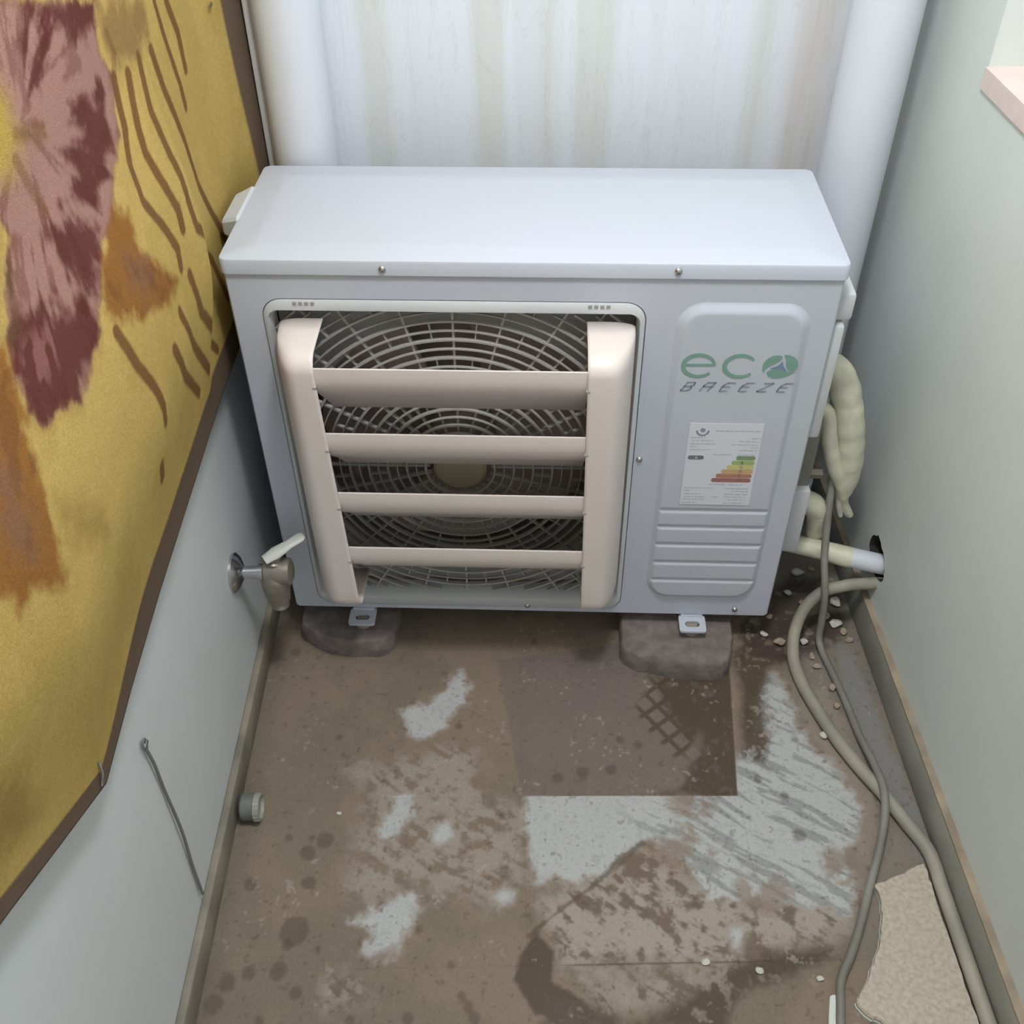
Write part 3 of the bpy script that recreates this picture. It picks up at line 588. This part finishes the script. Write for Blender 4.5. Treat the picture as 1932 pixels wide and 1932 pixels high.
# printed mark: e, c, globe and BREEZE
def stroke(g, pts, w, y, wf=None, dep=0.0004):
    P = [Vector((p[0], 0, p[1])) for p in pts]; top = []
    A, B = [], []
    for i, p in enumerate(P):
        t = (P[min(i+1, len(P)-1)]-P[max(i-1, 0)]).normalized(); nrm = Vector((-t.z, 0, t.x)); ww = (wf(i/(len(P)-1)) if wf else w)/2
        A.append(p+nrm*ww); B.append(p-nrm*ww)
    L = [[(a.x, y, a.z), (b.x, y, b.z), (b.x, y-dep, b.z), (a.x, y-dep, a.z)] for a, b in zip(A, B)]
    return g.loft(L, True, True)
def arc(cx, cz, rx, rz, a0, a1, n=40): return [(cx+rx*math.cos(math.radians(a0+(a1-a0)*k/n)), cz+rz*math.sin(math.radians(a0+(a1-a0)*k/n))) for k in range(n+1)]
ez = 0.5458; rz_ = 0.0185; rx_ = 0.0226
vary = lambda t: 0.0038 + 0.0026*math.sin(t*PI)
g = stroke(G(), arc(0.2445, ez, rx_, rz_, 8, 318), 0.005, YP, vary); stroke(g, [(0.224, ez+0.0012), (0.2690, ez+0.0020)], 0.0036, YP-0.0001)
obj('letter_e', g, M_GREEN, panel, smooth=False)
obj('letter_c', stroke(G(), arc(0.3045, ez, rx_, rz_, 38, 318), 0.005, YP, vary), M_GREEN, panel, smooth=False)
gx0, gx1, gz0, gz1 = 0.3362, 0.3872, 0.5262, 0.5668
def gp(px, py): return (gx0+(px-1285)/(1795-1285)*(gx1-gx0), gz1-(py-190)/(525-190)*(gz1-gz0))
def leaf(name, pts, m):
    P = [Vector((q[0], 0, q[1])) for q in [gp(*p) for p in pts]]; P = crom(P+[P[0]], 4)[:-1]
    G_ = G().loft([[(q.x, YP, q.z) for q in P], [(q.x, YP-0.0004, q.z) for q in P]], True, True); return obj(name, G_, m, panel, smooth=False)
leaf('globe_leaf', [(1320,455),(1290,390),(1300,310),(1360,240),(1450,205),(1545,215),(1530,270),(1460,315),(1380,360),(1335,400)], M_GREEN)
leaf('globe_leaf', [(1570,195),(1660,200),(1750,245),(1795,320),(1785,385),(1720,408),(1650,390),(1620,330),(1610,260)], M_GREEN)
leaf('globe_leaf', [(1365,445),(1440,405),(1530,412),(1640,430),(1765,425),(1700,475),(1600,515),(1480,525),(1400,500)], M_GREEN)
leaf('globe_centre', [(1565,285),(1590,350),(1640,425),(1530,398),(1400,392),(1500,355)], M_BLUE)
GL = {'B': [[(0,0),(0,1),(.8,1),(.9,.75),(.75,.52),(0,.52)], [(.75,.52),(.9,.3),(.75,0),(0,0)]], 'R': [[(0,0),(0,.6),(.15,1),(.95,1),(.95,.5),(0,.5)], [(.95,.5),(.85,0)]],
      'E': [[(1,1),(.25,1),(0,.7),(0,.3),(.1,0),(.9,0)], [(0,.52),(.8,.52)]], 'Z': [[(0,1),(1,1),(0,0),(.95,0)]]}
for k, ch in enumerate('BREEZE'):
    g = G(); x0 = 0.2225 + k*0.02805
    for pl_ in GL[ch]:
        pts = [(x0+q[0]*0.0135+q[1]*0.0095, 0.5018+q[1]*0.0148) for q in pl_]
        for a, b in zip(pts[:-1], pts[1:]):
            dx, dz = b[0]-a[0], b[1]-a[1]; l = math.hypot(dx, dz); ex, ez_ = dx/l*0.0006, dz/l*0.0006
            stroke(g, [(a[0]-ex, a[1]-ez_), (b[0]+ex, b[1]+ez_)], 0.0017, YP)
    obj('letter_'+ch.lower(), g, M_INK, panel, smooth=False)

# energy label
lx0, lx1, lz0, lz1 = 0.2432, 0.3558, 0.2763, 0.4418
lab = obj('energy_label', G().box((lx0, YP-0.0006, lz0), (lx1, YP, lz1)), M_PAPER, panel, smooth=False, label='white printed energy rating label')
YL = YP-0.0007; rnd = random.Random(7)
g = G()
def lp(px, py):                       # label face position from fractions of its width and height
    return (lx0+px*(lx1-lx0), lz1-py*(lz1-lz0))
def textline(x0, x1, y, h=0.0013):
    x = x0
    while x < x1-0.01:
        w = rnd.uniform(0.025, 0.085); b = min(x+w, x1)
        p, q = lp(x, y), lp(b, y); g.box((p[0], YL-0.0002, p[1]-h/2), (q[0], YL, p[1]+h/2)); x = b+rnd.uniform(0.012, 0.022)
for x0, x1, y in ((.36,.97,.085),(.03,.24,.165),(.05,.36,.20),(.04,.40,.24),(.04,.14,.275),(.04,.32,.308),(.87,.98,.17),(.70,.97,.205),(.60,.97,.245),(.88,.97,.28),(.72,.96,.312),(.38,.62,.365),(.70,.95,.367),(.38,.60,.735),(.66,.86,.738),(.04,.45,.782),(.62,.95,.785),(.04,.12,.818),(.72,.95,.82),(.05,.28,.858),(.62,.95,.86),(.05,.34,.895),(.44,.53,.897),(.62,.92,.895),(.03,.36,.93),(.68,.93,.93),(.03,.24,.972),(.62,.93,.972)):
    textline(x0, x1, y)
obj('small_print', g, M_MICRO, lab, smooth=False)['kind'] = 'stuff'
c0 = lp(.185, .085)
g = stroke(G(), arc(c0[0], c0[1], 0.0085, 0.0085, 175, 365, 24), 0.0018, YL); g.lathe((c0[0], YL, c0[1]+0.001), (0, -1, 0), [(0, 0.004), (0.0003, 0.004)], 14)
for k in range(7):
    a = math.radians(190+k*26); stroke(g, [(c0[0]+0.0085*math.cos(a), c0[1]+0.0085*math.sin(a)), (c0[0]+0.0108*math.cos(a), c0[1]+0.0108*math.sin(a))], 0.0016, YL)
obj('emblem', g, M_INK, lab, smooth=False)
def pill(x0, x1, y, h, m, name, dy=0.0):
    a, b = lp(x0, y), lp(x1, y); o = obj(name, G().loft([rr(a[0], b[0], a[1]-h/2, a[1]+h/2, h*0.42, YL-dy, 4), rr(a[0], b[0], a[1]-h/2, a[1]+h/2, h*0.42, YL-0.0002-dy, 4)], True, True), m, lab, smooth=False); return o
pill(.03, .25, .405, 0.0080, M_INKD, 'rating_badge')
def glyph(ch, cx, cz, size, m, name):
    cu = bpy.data.curves.new(name, 'FONT'); cu.body = ch; cu.size = size; cu.align_x = 'CENTER'; cu.align_y = 'CENTER'
    t = bpy.data.objects.new(name, cu); COL.objects.link(t); dg = bpy.context.evaluated_depsgraph_get(); me = bpy.data.meshes.new_from_object(t.evaluated_get(dg)); 
    V = [(cx+v.co.x, YL-0.0007, cz+v.co.y) for v in me.vertices]; F = [tuple(p.vertices) for p in me.polygons]
    bpy.data.objects.remove(t, do_unlink=True); obj(name, G().add(V, F), m, lab, smooth=False)
q = lp(.145, .405); glyph('A', q[0], q[1], 0.008, M_PAPER, 'rating_letter')
bars = [(.70,.965,.405,(124,144,106)),(.645,.965,.462,(154,172,112)),(.585,.965,.515,(200,190,122)),(.52,.965,.570,(192,162,116)),(.455,.96,.625,(172,124,102)),(.40,.955,.680,(154,102,98))]
for (x0, x1, y, cc), ch in zip(bars, ' BCDE '):
    pill(x0, x1, y, 0.0082, mat('rating_bar_ink', cc, 0.5, var=0.03), 'rating_bar')
    if ch != ' ': q = lp(.79, y); glyph(ch, q[0], q[1], 0.0075, M_INKD, 'bar_letter')

# handles, side covers, feet
g = G(); V = [(-0.430,0.110,0.672),(-0.430,0.225,0.672),(-0.430,0.225,0.712),(-0.430,0.110,0.712),(-0.462,0.125,0.676),(-0.462,0.212,0.676),(-0.462,0.212,0.700),(-0.462,0.125,0.700)]
g.add(V, [(0,1,2,3),(4,7,6,5),(0,4,5,1),(1,5,6,2),(2,6,7,3),(3,7,4,0)]); o = obj('side_handle', g, M_PLAST, AC, smooth=False)
o.modifiers.new('bevel', 'BEVEL').width = 0.004
g = G(); g.bbox((0.430, 0.020, 0.606), (0.458, 0.090, 0.650), 0.006); o = obj('side_handle', g, M_PLAST, AC)
obj('valve_cover', G().bbox((0.430, 0.012, 0.400), (0.449, 0.200, 0.602), 0.005), M_PLAST, AC)
obj('valve_block', G().bbox((0.430, 0.06, 0.210), (0.468, 0.16, 0.395), 0.006), M_VALVE, AC)
obj('valve_cover', G().bbox((0.430, 0.045, 0.120), (0.470, 0.13, 0.262), 0.006), M_PLAST, AC)
for zc in (0.33, 0.25):
    obj('valve_nut', G().lathe((0.455, 0.11, zc), (1, 0, 0), [(0, 0.016), (0.02, 0.016), (0.022, 0.010), (0.045, 0.010)], 6), M_BRASS, AC, smooth=False)
for x0, x1 in ((-0.329, -0.281), (0.270, 0.3175)):
    obj('foot_rail', G().bbox((x0+0.004, -0.002, -0.025), (x1-0.004, 0.318, 0.001), 0.002), M_METAL, AC)
    cx, hw = (x0+x1)/2, (x1-x0)/2
    def tl(hx, y0, y1, r, z): return [(p[0], p[2], z) for p in rr(cx-hx, cx+hx, y0, y1, r, 0)]
    g = G().loft([tl(hw, -0.037, 0.002, 0.005, -0.007), tl(hw, -0.037, 0.002, 0.005, -0.003), tl(0.013, -0.026, -0.012, 0.0068, -0.003), tl(0.013, -0.026, -0.012, 0.0068, -0.007), tl(hw, -0.037, 0.002, 0.005, -0.007)])
    obj('foot_tab', g, M_METAL, AC, angle=40)
    obj('rubber_foot', G().lathe((cx, -0.014, -0.025), (0, 0, 1), [(0, 0.015), (0.012, 0.014), (0.017, 0.010)]), M_RUBBER, AC)

# ------------------------------------------------------------------ things around the unit
def rough_prism(poly, z0, z1, seed, amp, inset=0.03, sub=3):
    P = [Vector((p[0], p[1], 0)) for p in poly]; P = crom(P+[P[0]], sub)[:-1]; r = random.Random(seed)
    Q = [(p.x+r.uniform(-amp, amp), p.y+r.uniform(-amp, amp)) for p in P]
    return G().prism(Q, z0, z1, inset)
tag(obj('concrete_block', rough_prism([(0.168,0.03),(0.167,-0.045),(0.186,-0.072),(0.228,-0.083),(0.283,-0.092),(0.345,-0.090),(0.362,-0.06),(0.369,0.0),(0.372,0.20),(0.30,0.27),(0.19,0.24)], ZF, -0.0255, 3, 0.002), M_CONC, angle=50), 'rough grey concrete slab under the right foot of the unit', 'concrete block')
tag(obj('concrete_block', rough_prism([(-0.425,0.02),(-0.418,-0.022),(-0.364,-0.052),(-0.296,-0.058),(-0.258,-0.046),(-0.247,-0.008),(-0.25,0.20),(-0.33,0.27),(-0.42,0.2)], ZF, -0.0255, 5, 0.002), M_CONC, angle=50), 'rounded grey stone slab under the left foot of the unit', 'concrete block')

# white drain pipes in the two corners
def drain(x, y, lab):
    t = thing('drain_pipe', lab, 'pipe', (x, y, ZF))
    obj('pipe_tube', G().lathe((x, y, ZF), (0, 0, 1), [(0, 0.0525), (2.2, 0.0525)], 40), M_PVC, t, angle=60)
    obj('pipe_socket', G().lathe((x, y, ZF+0.02), (0, 0, 1), [(0, 0.0525), (0.002, 0.058), (0.08, 0.058), (0.084, 0.0535)], 40), M_PVC, t)
drain(-0.3795, 0.372, 'white upright drain pipe in the corner beside the blanket')
drain(0.5135, 0.366, 'white upright drain pipe in the right rear corner')

# plush blanket hung along the left wall
HV = [-1.3, -0.846, -0.754, -0.656, -0.543, -0.406, -0.184, -0.005, 0.159, 0.45]; HZ = [0.80, 0.569, 0.519, 0.467, 0.480, 0.488, 0.492, 0.496, 0.489, 0.480]
RZ = [0.48, 0.666, 0.761, 0.829, 0.894, 0.950, 1.6]; RV = [0.425, 0.420, 0.412, 0.406, 0.402, 0.400, 0.37]
def rug_u(v, z):
    up = sst(0, 0.25, z-np.interp(v, HV, HZ)); amp = 0.018+0.022*(1-sst(0.76, 1.02, z)); vc = -0.035+0.012*np.sin(z*9)
    return -0.462+0.018*sst(0.22, 0.40, v)+0.020*sst(0.33, 0.42, v)+up*(amp*(1-sst(-0.022, 0.022, v-vc))+0.0025*np.sin(v*19+1.0)+0.0015*np.sin(v*43+z*6))
ns, nt_ = 640, 330
S_, T_ = np.meshgrid(np.linspace(0, 1, ns), np.linspace(0, 1, nt_)**1.0, indexing='ij')
vL, zT = -1.25, 1.45
Vv = vL + S_*(0.425-vL)
for _ in range(6):
    Zz = np.interp(Vv, HV, HZ); Zz = Zz + T_*(zT-Zz); Vv = vL + S_*(np.interp(Zz, RZ, RV)-vL)
Uu = rug_u(Vv, Zz)
def rug_color(v, z):
    n1 = vnoise(v, z, 14, 31); n2 = vnoise(v, z, 55, 32); n3 = vnoise(v, z, 160, 33, 3); wob = (n2-0.5)*0.022 + (n3-0.5)*0.008
    ang = np.arctan2(z-1.06, v+0.40); rad = np.hypot(v+0.40, z-1.06)
    fan = 0.6*vnoise(ang*0.30, rad*0.5, 30, 34, 4) + 0.4*vnoise(v, z, 45, 35, 4)
    c = np.zeros(v.shape+(3,)) + np.array(lin((186, 162, 98)))
    c = mixc(c, sst(0.45, 0.65, n1)*0.4, (172, 148, 84)); c = mixc(c, sst(0.55, 0.7, n3)*0.25, (196, 176, 112))
    d = sd_poly(v, z, BPOLY['TOPB']) + wob*1.5; c = mixc(c, sst(-0.015, 0.015, d)*0.75, (128, 100, 66))
    d = sd_poly(v, z, BPOLY['PET']) + wob*0.7; pet = sst(-0.004, 0.006, d)
    c = mixc(c, pet, (158, 124, 116))
    c = mixc(c, pet*sst(0.50, 0.62, fan)*0.55, (112, 72, 64))
    c = mixc(c, pet*sst(0.012, 0.0, d)*0.5, (120, 84, 56))
    for k in ('PD1','PD2','PD3','PD4','PD5','PD6'):
        dd = sd_poly(v, z, BPOLY[k]) + (fan-0.5)*0.07 + wob; mm = sst(-0.012, 0.012, dd)
        c = mixc(c, mm*0.92*np.maximum(pet, 0.2), (92, 48, 44) if k != 'PD6' else (100, 76, 56))
    dd = sd_poly(v, z, BPOLY['PD4']); c = mixc(c, sst(0, 0.02, dd)*sst(0.60, 0.66, fan)*0.6*sst(0.02, 0.05, z-0.85), (150, 108, 104))
    c = mixc(c, sst(-0.03, 0.02, sd_poly(v, z, BPOLY['YC'])+wob)*0.85, (176, 156, 70))
    c = mixc(c, sst(-0.006, 0.008, sd_poly(v, z, BPOLY['RING'])+wob*0.6)*0.7, (116, 88, 52))
    for k, kc in (('OR1', 'OR1C'), ('OR2', 'OR2C')):
        d = sd_poly(v, z, BPOLY[k]) + wob; c = mixc(c, sst(-0.008, 0.010, d)*0.92, (138, 92, 46))
        c = mixc(c, sst(-0.02, 0.03, sd_poly(v, z, BPOLY[kc])+wob*2)*0.7, (124, 96, 84))
        c = mixc(c, sst(0, 0.01, d)*sst(0.54, 0.64, fan)*0.5, (112, 74, 48))
    for k in ('LOW', 'LOWB'): c = mixc(c, sst(-0.03, 0.02, sd_poly(v, z, BPOLY[k])+wob*1.5)*0.45, (116, 92, 44))
    for i, ln in enumerate(BLINE):
        w = 0.0085 if i < 12 else 0.006
        c = mixc(c, sst(w+0.0018, w-0.0018, d_line(v, z, ln)+wob*0.12)*(0.92 if i < 12 else 0.5), (112, 80, 48))
    hemd = np.minimum((z-np.interp(v, HV, HZ))*(0.46+0.5*sst(-0.45, -0.66, v)), (np.interp(z, RZ, RV)-v)*0.42)
    c = mixc(c, sst(0.0255, 0.0225, hemd), (104, 90, 78))
    c = c*np.array((0.90, 0.86, 0.80))
    return np.concatenate([c, np.ones(v.shape+(1,))], -1)
P = np.stack([Uu*CT-Vv*ST, Uu*ST+Vv*CT, Zz], -1).reshape(-1, 3); base = Vector((P[:,0].mean(), P[:,1].mean(), P[:,2].min()))
idx = np.arange(ns*nt_).reshape(ns, nt_); F = np.stack([idx[:-1,:-1], idx[1:,:-1], idx[1:,1:], idx[:-1,1:]], -1).reshape(-1, 4)
me = bpy.data.meshes.new('blanket'); me.from_pydata((P-np.array(base)).tolist(), [], F.tolist()); me.materials.append(M_RUG)
me.polygons.foreach_set('use_smooth', [True]*len(me.polygons)); set_col(me, rug_color(Vv, Zz).reshape(-1, 4))
rug = bpy.data.objects.new('blanket', me); COL.objects.link(rug); rug.location = base
md = rug.modifiers.new('pile', 'SOLIDIFY'); md.thickness = 0.006; md.offset = -1
tag(rug, 'yellow plush blanket with plum leaf pattern hung on the left wall', 'blanket')
def staple(v, z, dv, dz, name='staple'):
    u = float(rug_u(np.array(v), np.array(z)))+0.003
    a, b = R(u, v-dv, z-dz), R(u, v+dv, z+dz)
    obj(name, G().tube([a, tuple((np.array(a)+np.array(b))/2+np.array((0.002, 0, 0))), b], 0.0016, 8), M_CHROME, rug, label='small shiny staple in the dark hem')
staple(-0.664, 0.497, 0.006, 0.012); staple(0.305, 0.952, 0.010, 0.001)

# tap on the left wall
fv, fz = -0.078, 0.193
T0 = R(UL, fv, fz); AX = Vector((CT, ST, 0)); DN = Vector((0, 0, -1)); FW = Vector((-ST, CT, 0))
tap = thing('wall_tap', 'old chrome wall tap with pale lever beside the unit', 'tap', T0)
T0 = Vector(T0)
obj('wall_flange', G().lathe(T0, AX, [(0, 0.033), (0.004, 0.033), (0.010, 0.027), (0.016, 0.014), (0.018, 0.011)], 28), M_CHROME, tap)
obj('inlet_pipe', G().lathe(T0+AX*0.012, AX, [(0, 0.0105), (0.030, 0.0105), (0.031, 0.014), (0.040, 0.014), (0.041, 0.0105), (0.05, 0.0105)], 18), M_CHROME, tap)
bd = obj('tap_body', G().lathe(T0+AX*0.050, AX, [(0, 0.015), (0.004, 0.021), (0.026, 0.024), (0.044, 0.023), (0.048, 0.014)], 22), M_BRASS, tap)
C = T0+AX*0.068
obj('valve_neck', G().lathe(C+Vector((0,0,0.012)), (0.25, 0.1, 1), [(0, 0.013), (0.012, 0.013), (0.014, 0.010), (0.026, 0.010)], 16), M_BRASS, tap)
k0 = C+Vector((0.008, 0.004, 0.040))
g = G(); dirl = (AX*0.85+FW*0.55+Vector((0,0,0.25))).normalized(); sidel = dirl.cross(Vector((0,0,1))).normalized(); upl = sidel.cross(dirl)
L = []
for t, w, h in ((-0.022, 0.010, 0.006), (0.0, 0.013, 0.008), (0.025, 0.010, 0.005), (0.046, 0.011, 0.004), (0.052, 0.007, 0.003)):
    c_ = k0+dirl*t; L.append([c_+sidel*w*math.cos(a)+upl*h*math.sin(a) for a in [2*PI*j/12 for j in range(12)]])
obj('lever_handle', g.loft(L, True, True), M_LEVER, tap)
obj('spout', G().tube([C, C+DN*0.012-FW*0.004, C+DN*0.024-FW*0.007, C+DN*0.040-FW*0.008, C+DN*0.056-FW*0.008], [0.022, 0.024, 0.023, 0.021, 0.019], 16, sub=4), M_BRASS, tap)
obj('hose_thread', G().lathe(C+DN*0.052-FW*0.008, DN, [(0, 0.015), (0.004, 0.016), (0.006, 0.014), (0.010, 0.016), (0.012, 0.014), (0.016, 0.016), (0.020, 0.014)], 18), M_BRASS, tap)

# wire hanging from a nail on the left wall
wt = thing('hanging_wire', 'thin grey wire hanging from a nail low on the left wall', 'wire', R(UL, -0.53, 0.0))
obj('wire_strand', G().tube([R(UL+0.004, -0.523, 0.338), R(UL+0.005, -0.521, 0.30), R(UL+0.004, -0.521, 0.25), R(UL+0.006, -0.524, 0.15), R(UL+0.004, -0.53, 0.07), R(UL+0.005, -0.536, 0.002)], 0.0022, 7, sub=5), M_WIRE, wt)
obj('wire_loop', G().tube([R(UL+0.005, -0.523+0.006*math.sin(a), 0.347-0.009*math.cos(a)) for a in [2*PI*k/12 for k in range(13)]], 0.0014, 6), M_WIRE, wt)
obj('nail', G().lathe(R(UL-0.004, -0.523, 0.352), AX, [(0, 0.0014), (0.012, 0.0014), (0.012, 0.003), (0.0135, 0.003)], 10), M_SCREW, wt)

# grey cap on the floor
cx, cy = -0.433, -0.388; axc = Vector((1, 0.06, 0)).normalized()
cp = thing('plastic_cap', 'small grey ridged plastic cap on the floor beside the left skirting', 'cap', (cx, cy, ZF))
obj('cap_body', G().lathe(Vector((cx-0.017, cy, ZF+0.022)), axc, [(0, 0.019), (0.003, 0.0215), (0.020, 0.0215), (0.022, 0.020)], 28), M_CAP, cp)
g = G().lathe(Vector((cx+0.004, cy, ZF+0.022)), axc, [(0, 0.020), (0.001, 0.0218), (0.010, 0.0218), (0.011, 0.019), (0.006, 0.017)], 28)
for k in range(20):
    a = 2*PI*k/20; p = Vector((cx+0.005, cy, ZF+0.022)) + (axc.orthogonal().normalized()*math.cos(a) + axc.cross(axc.orthogonal().normalized())*math.sin(a))*0.0216
    g.tube([p, p+axc*0.009], 0.0009, 5)
obj('cap_rim', g, mat('cap_rim_grey', (150, 148, 142), 0.5, var=0.1), cp)

# taped refrigerant pipes at the right side of the unit
tp = thing('insulated_pipes', 'cream tape wrapped refrigerant pipes bending down beside the unit', 'pipes', (0.50, 0.12, 0.15))
def taped(name, pts, r, step=0.014):
    P = crom([Vector(p) for p in pts], 14); n = len(P); acc = 0; rad = []
    rs = r if hasattr(r, '__len__') else [r, r]
    for i, p in enumerate(P):
        if i: acc += (p-P[i-1]).length
        x = i/(n-1)*(len(rs)-1); k = min(int(x), len(rs)-2); rr_ = rs[k]+(rs[k+1]-rs[k])*(x-k)
        rad.append(rr_*(1.0 + 0.018*((acc/step) % 1.0) + 0.02*math.sin(acc*170)))
    obj(name, G().tube(P, rad, 16), M_TAPE, tp, angle=60)
taped('thick_pipe', [(0.455,0.12,0.470),(0.482,0.12,0.462),(0.505,0.12,0.423),(0.527,0.118,0.350),(0.541,0.116,0.285),(0.546,0.114,0.235),(0.546,0.112,0.200)], [0.015, 0.021, 0.025, 0.026, 0.025, 0.021, 0.013])
taped('thin_pipe', [(0.460,0.10,0.400),(0.482,0.10,0.385),(0.496,0.10,0.330),(0.515,0.10,0.275),(0.536,0.102,0.232),(0.545,0.105,0.200)], [0.010, 0.012, 0.0135, 0.0135, 0.012, 0.009])
obj('tape_tail', G().tube([(0.546,0.110,0.205),(0.552,0.112,0.180),(0.566,0.114,0.155),(0.572,0.115,0.148)], [0.011,0.009,0.008,0.006], 10, sub=5), M_TAPE, tp)
obj('tape_tail', G().tube([(0.540,0.108,0.205),(0.545,0.108,0.175),(0.552,0.108,0.152)], [0.007,0.006,0.004], 10, sub=5), M_CHIP, tp)
taped('lower_pipe', [(0.462,0.10,0.205),(0.490,0.10,0.190),(0.510,0.105,0.160),(0.515,0.11,0.120),(0.515,0.12,0.085)], [0.014, 0.020, 0.021, 0.018, 0.012])
cd = thing('conduit_pipe', 'white conduit with taped end entering the hole in the right wall', 'pipe', (0.54, 0.08, 0.05))
H0 = Vector(R(UR+0.04, 0.020, 0.076)); H1 = Vector(R(UR-0.062, 0.046, 0.086))
obj('conduit_tube', G().tube([H0, H1], 0.0185, 20), M_PVC, cd)
obj('taped_end', G().tube([H1+(H0-H1)*0.15, H1, (0.520,0.088,0.088), (0.480,0.098,0.090), (0.446,0.105,0.090)], [0.0192,0.019,0.018,0.017,0.015], 16, sub=6), M_TAPE, cd)

# hose and cable to the front
def clampu(p, lim):
    u, v = p[0]*CT+p[1]*ST, -p[0]*ST+p[1]*CT; return R(min(u, lim), v)[:2]
hp = [R(UR+0.04, 0.012, 0.048), R(UR-0.03, 0.012, 0.046), (0.562,0.036,0.046), (0.532,0.036,0.032), (0.505,0.028,0.0), (0.489,0.008,-0.042)]
hp += [clampu(q, 0.6015)+(ZF+0.0115,) for q in [(0.480,-0.041),(0.484,-0.096),(0.501,-0.159),(0.525,-0.225),(0.552,-0.281),(0.577,-0.325),(0.602,-0.377),(0.624,-0.426),(0.636,-0.486),(0.645,-0.551),(0.653,-0.619),(0.660,-0.683),(0.67,-0.78),(0.69,-0.95),(0.71,-1.2)]]
tag(obj('drain_hose', G().tube(hp, 0.0110, 14, sub=8), M_HOSE, angle=60), 'thick grey drain hose running from the wall hole along the right skirting', 'hose')
cbp = [(0.500,0.125,0.30),(0.519,0.12,0.265),(0.522,0.11,0.228),(0.522,0.088,0.172),(0.523,0.052,0.1),(0.527,0.012,0.045),(0.530,0.002,-0.01),(0.531,-0.004,-0.045)]
cbp += [q+(ZF+0.0068+h,) for q, h in zip([(0.534,-0.02),(0.541,-0.055),(0.554,-0.126),(0.564,-0.21),(0.572,-0.273),(0.574,-0.323),(0.567,-0.371),(0.548,-0.426),(0.520,-0.488),(0.498,-0.538),(0.474,-0.586),(0.452,-0.624),(0.444,-0.66),(0.438,-0.702),(0.44,-0.80),(0.46,-1.0)], (0.004,0,0,0.002,0.012,0.021,0.016,0.004,0,0,0,0,0,0,0,0))]
tag(obj('power_cable', G().tube(cbp, 0.0066, 12, sub=8), M_CABLE, angle=60), 'grey power cable dropping from the pipes and snaking across the floor', 'cable')

# broken tile and shards
FR = [clampu(q, 0.588) for q in FRAG]
P = [Vector((p[0], p[1], 0)) for p in FR]; P = crom(P+[P[0]], 4)[:-1]; r = random.Random(9)
Q = [(p.x+r.uniform(-.0016,.0016), p.y+r.uniform(-.0016,.0016)) for p in P]
ft = thing('broken_tile', 'large broken beige floor tile lying gritty side up at bottom right', 'tile', (0.56, -0.6, ZF))
obj('tile_glaze_layer', G().prism([((q[0]-0.56)*1.012+0.56, (q[1]+0.6)*1.012-0.6) for q in Q], ZF+0.0005, ZF+0.006, 0.0), M_GLAZE, ft, smooth=False)
obj('tile_bisque_layer', G().prism(Q, ZF+0.006, ZF+0.0135, 0.02), M_FRAG, ft, smooth=False)
tag(obj('tile_shard', rough_prism([(0.432,-0.648),(0.438,-0.644),(0.446,-0.655),(0.438,-0.705),(0.420,-0.705)], ZF, ZF+0.006, 3, 0.0006, 0.02, 2), M_GLAZE, smooth=False), 'narrow pale tile shard beside the grey cable at the bottom edge', 'tile shard')

def stone(name, x, y, s, seed, m, flat=0.6):
    bm = bmesh.new(); bmesh.ops.create_icosphere(bm, subdivisions=2, radius=1); r = random.Random(seed)
    off = [Vector((r.uniform(-1,1), r.uniform(-1,1), r.uniform(-1,1))).normalized() for _ in range(9)]; cut = [r.uniform(0.55, 0.9) for _ in off]
    sx, sy = r.uniform(0.8, 1.3), r.uniform(0.7, 1.1)
    V = []
    for v in bm.verts:
        p = v.co.copy()
        for o_, c_ in zip(off, cut):
            d = p.dot(o_)
            if d > c_: p -= o_*(d-c_)
        V.append([p.x*s*sx, p.y*s*sy, p.z*s*flat])
    z0 = min(q[2] for q in V); bm.verts.index_update(); F = [[v.index for v in f.verts] for f in bm.faces]; bm.free()
    g = G().add([(q[0]+x, q[1]+y, q[2]-z0+ZF+0.0003) for q in V], F); return obj(name, g, m, smooth=False)
CH = [((0.265,-0.603),0.0055,'oblong white plaster chip on the stained floor beside the dark wet band'),((0.341,-0.613),0.0062,'squarish white plaster chip just below the mottled patch'),((0.424,-0.622),0.0048,'small cream chip alone on bare brown floor left of the cable'),((-0.297,-0.382),0.004,'tiny pale chip on the brown floor at left')]
for i, ((x, y), s, lab) in enumerate(CH): tag(stone('plaster_chip', x, y, s, 40+i, M_CHIP, 0.5), lab, 'plaster chip')
for i, (x, y) in enumerate(RUB):
    if x*CT+y*ST > 0.60: x -= 0.012
    tag(stone('rubble_piece', x, y, random.Random(i).uniform(0.006, 0.014) if i < 16 else 0.0075, 60+i, M_RUB if i % 3 else M_CHIP, 0.65), 'broken plaster piece in the rubble behind the bend of the hose' if i < 16 else 'plaster crumb on open floor along the straight run of the drain hose', 'rubble', 'rubble pieces in the right corner' if i < 16 else 'plaster crumbs along the drain hose')
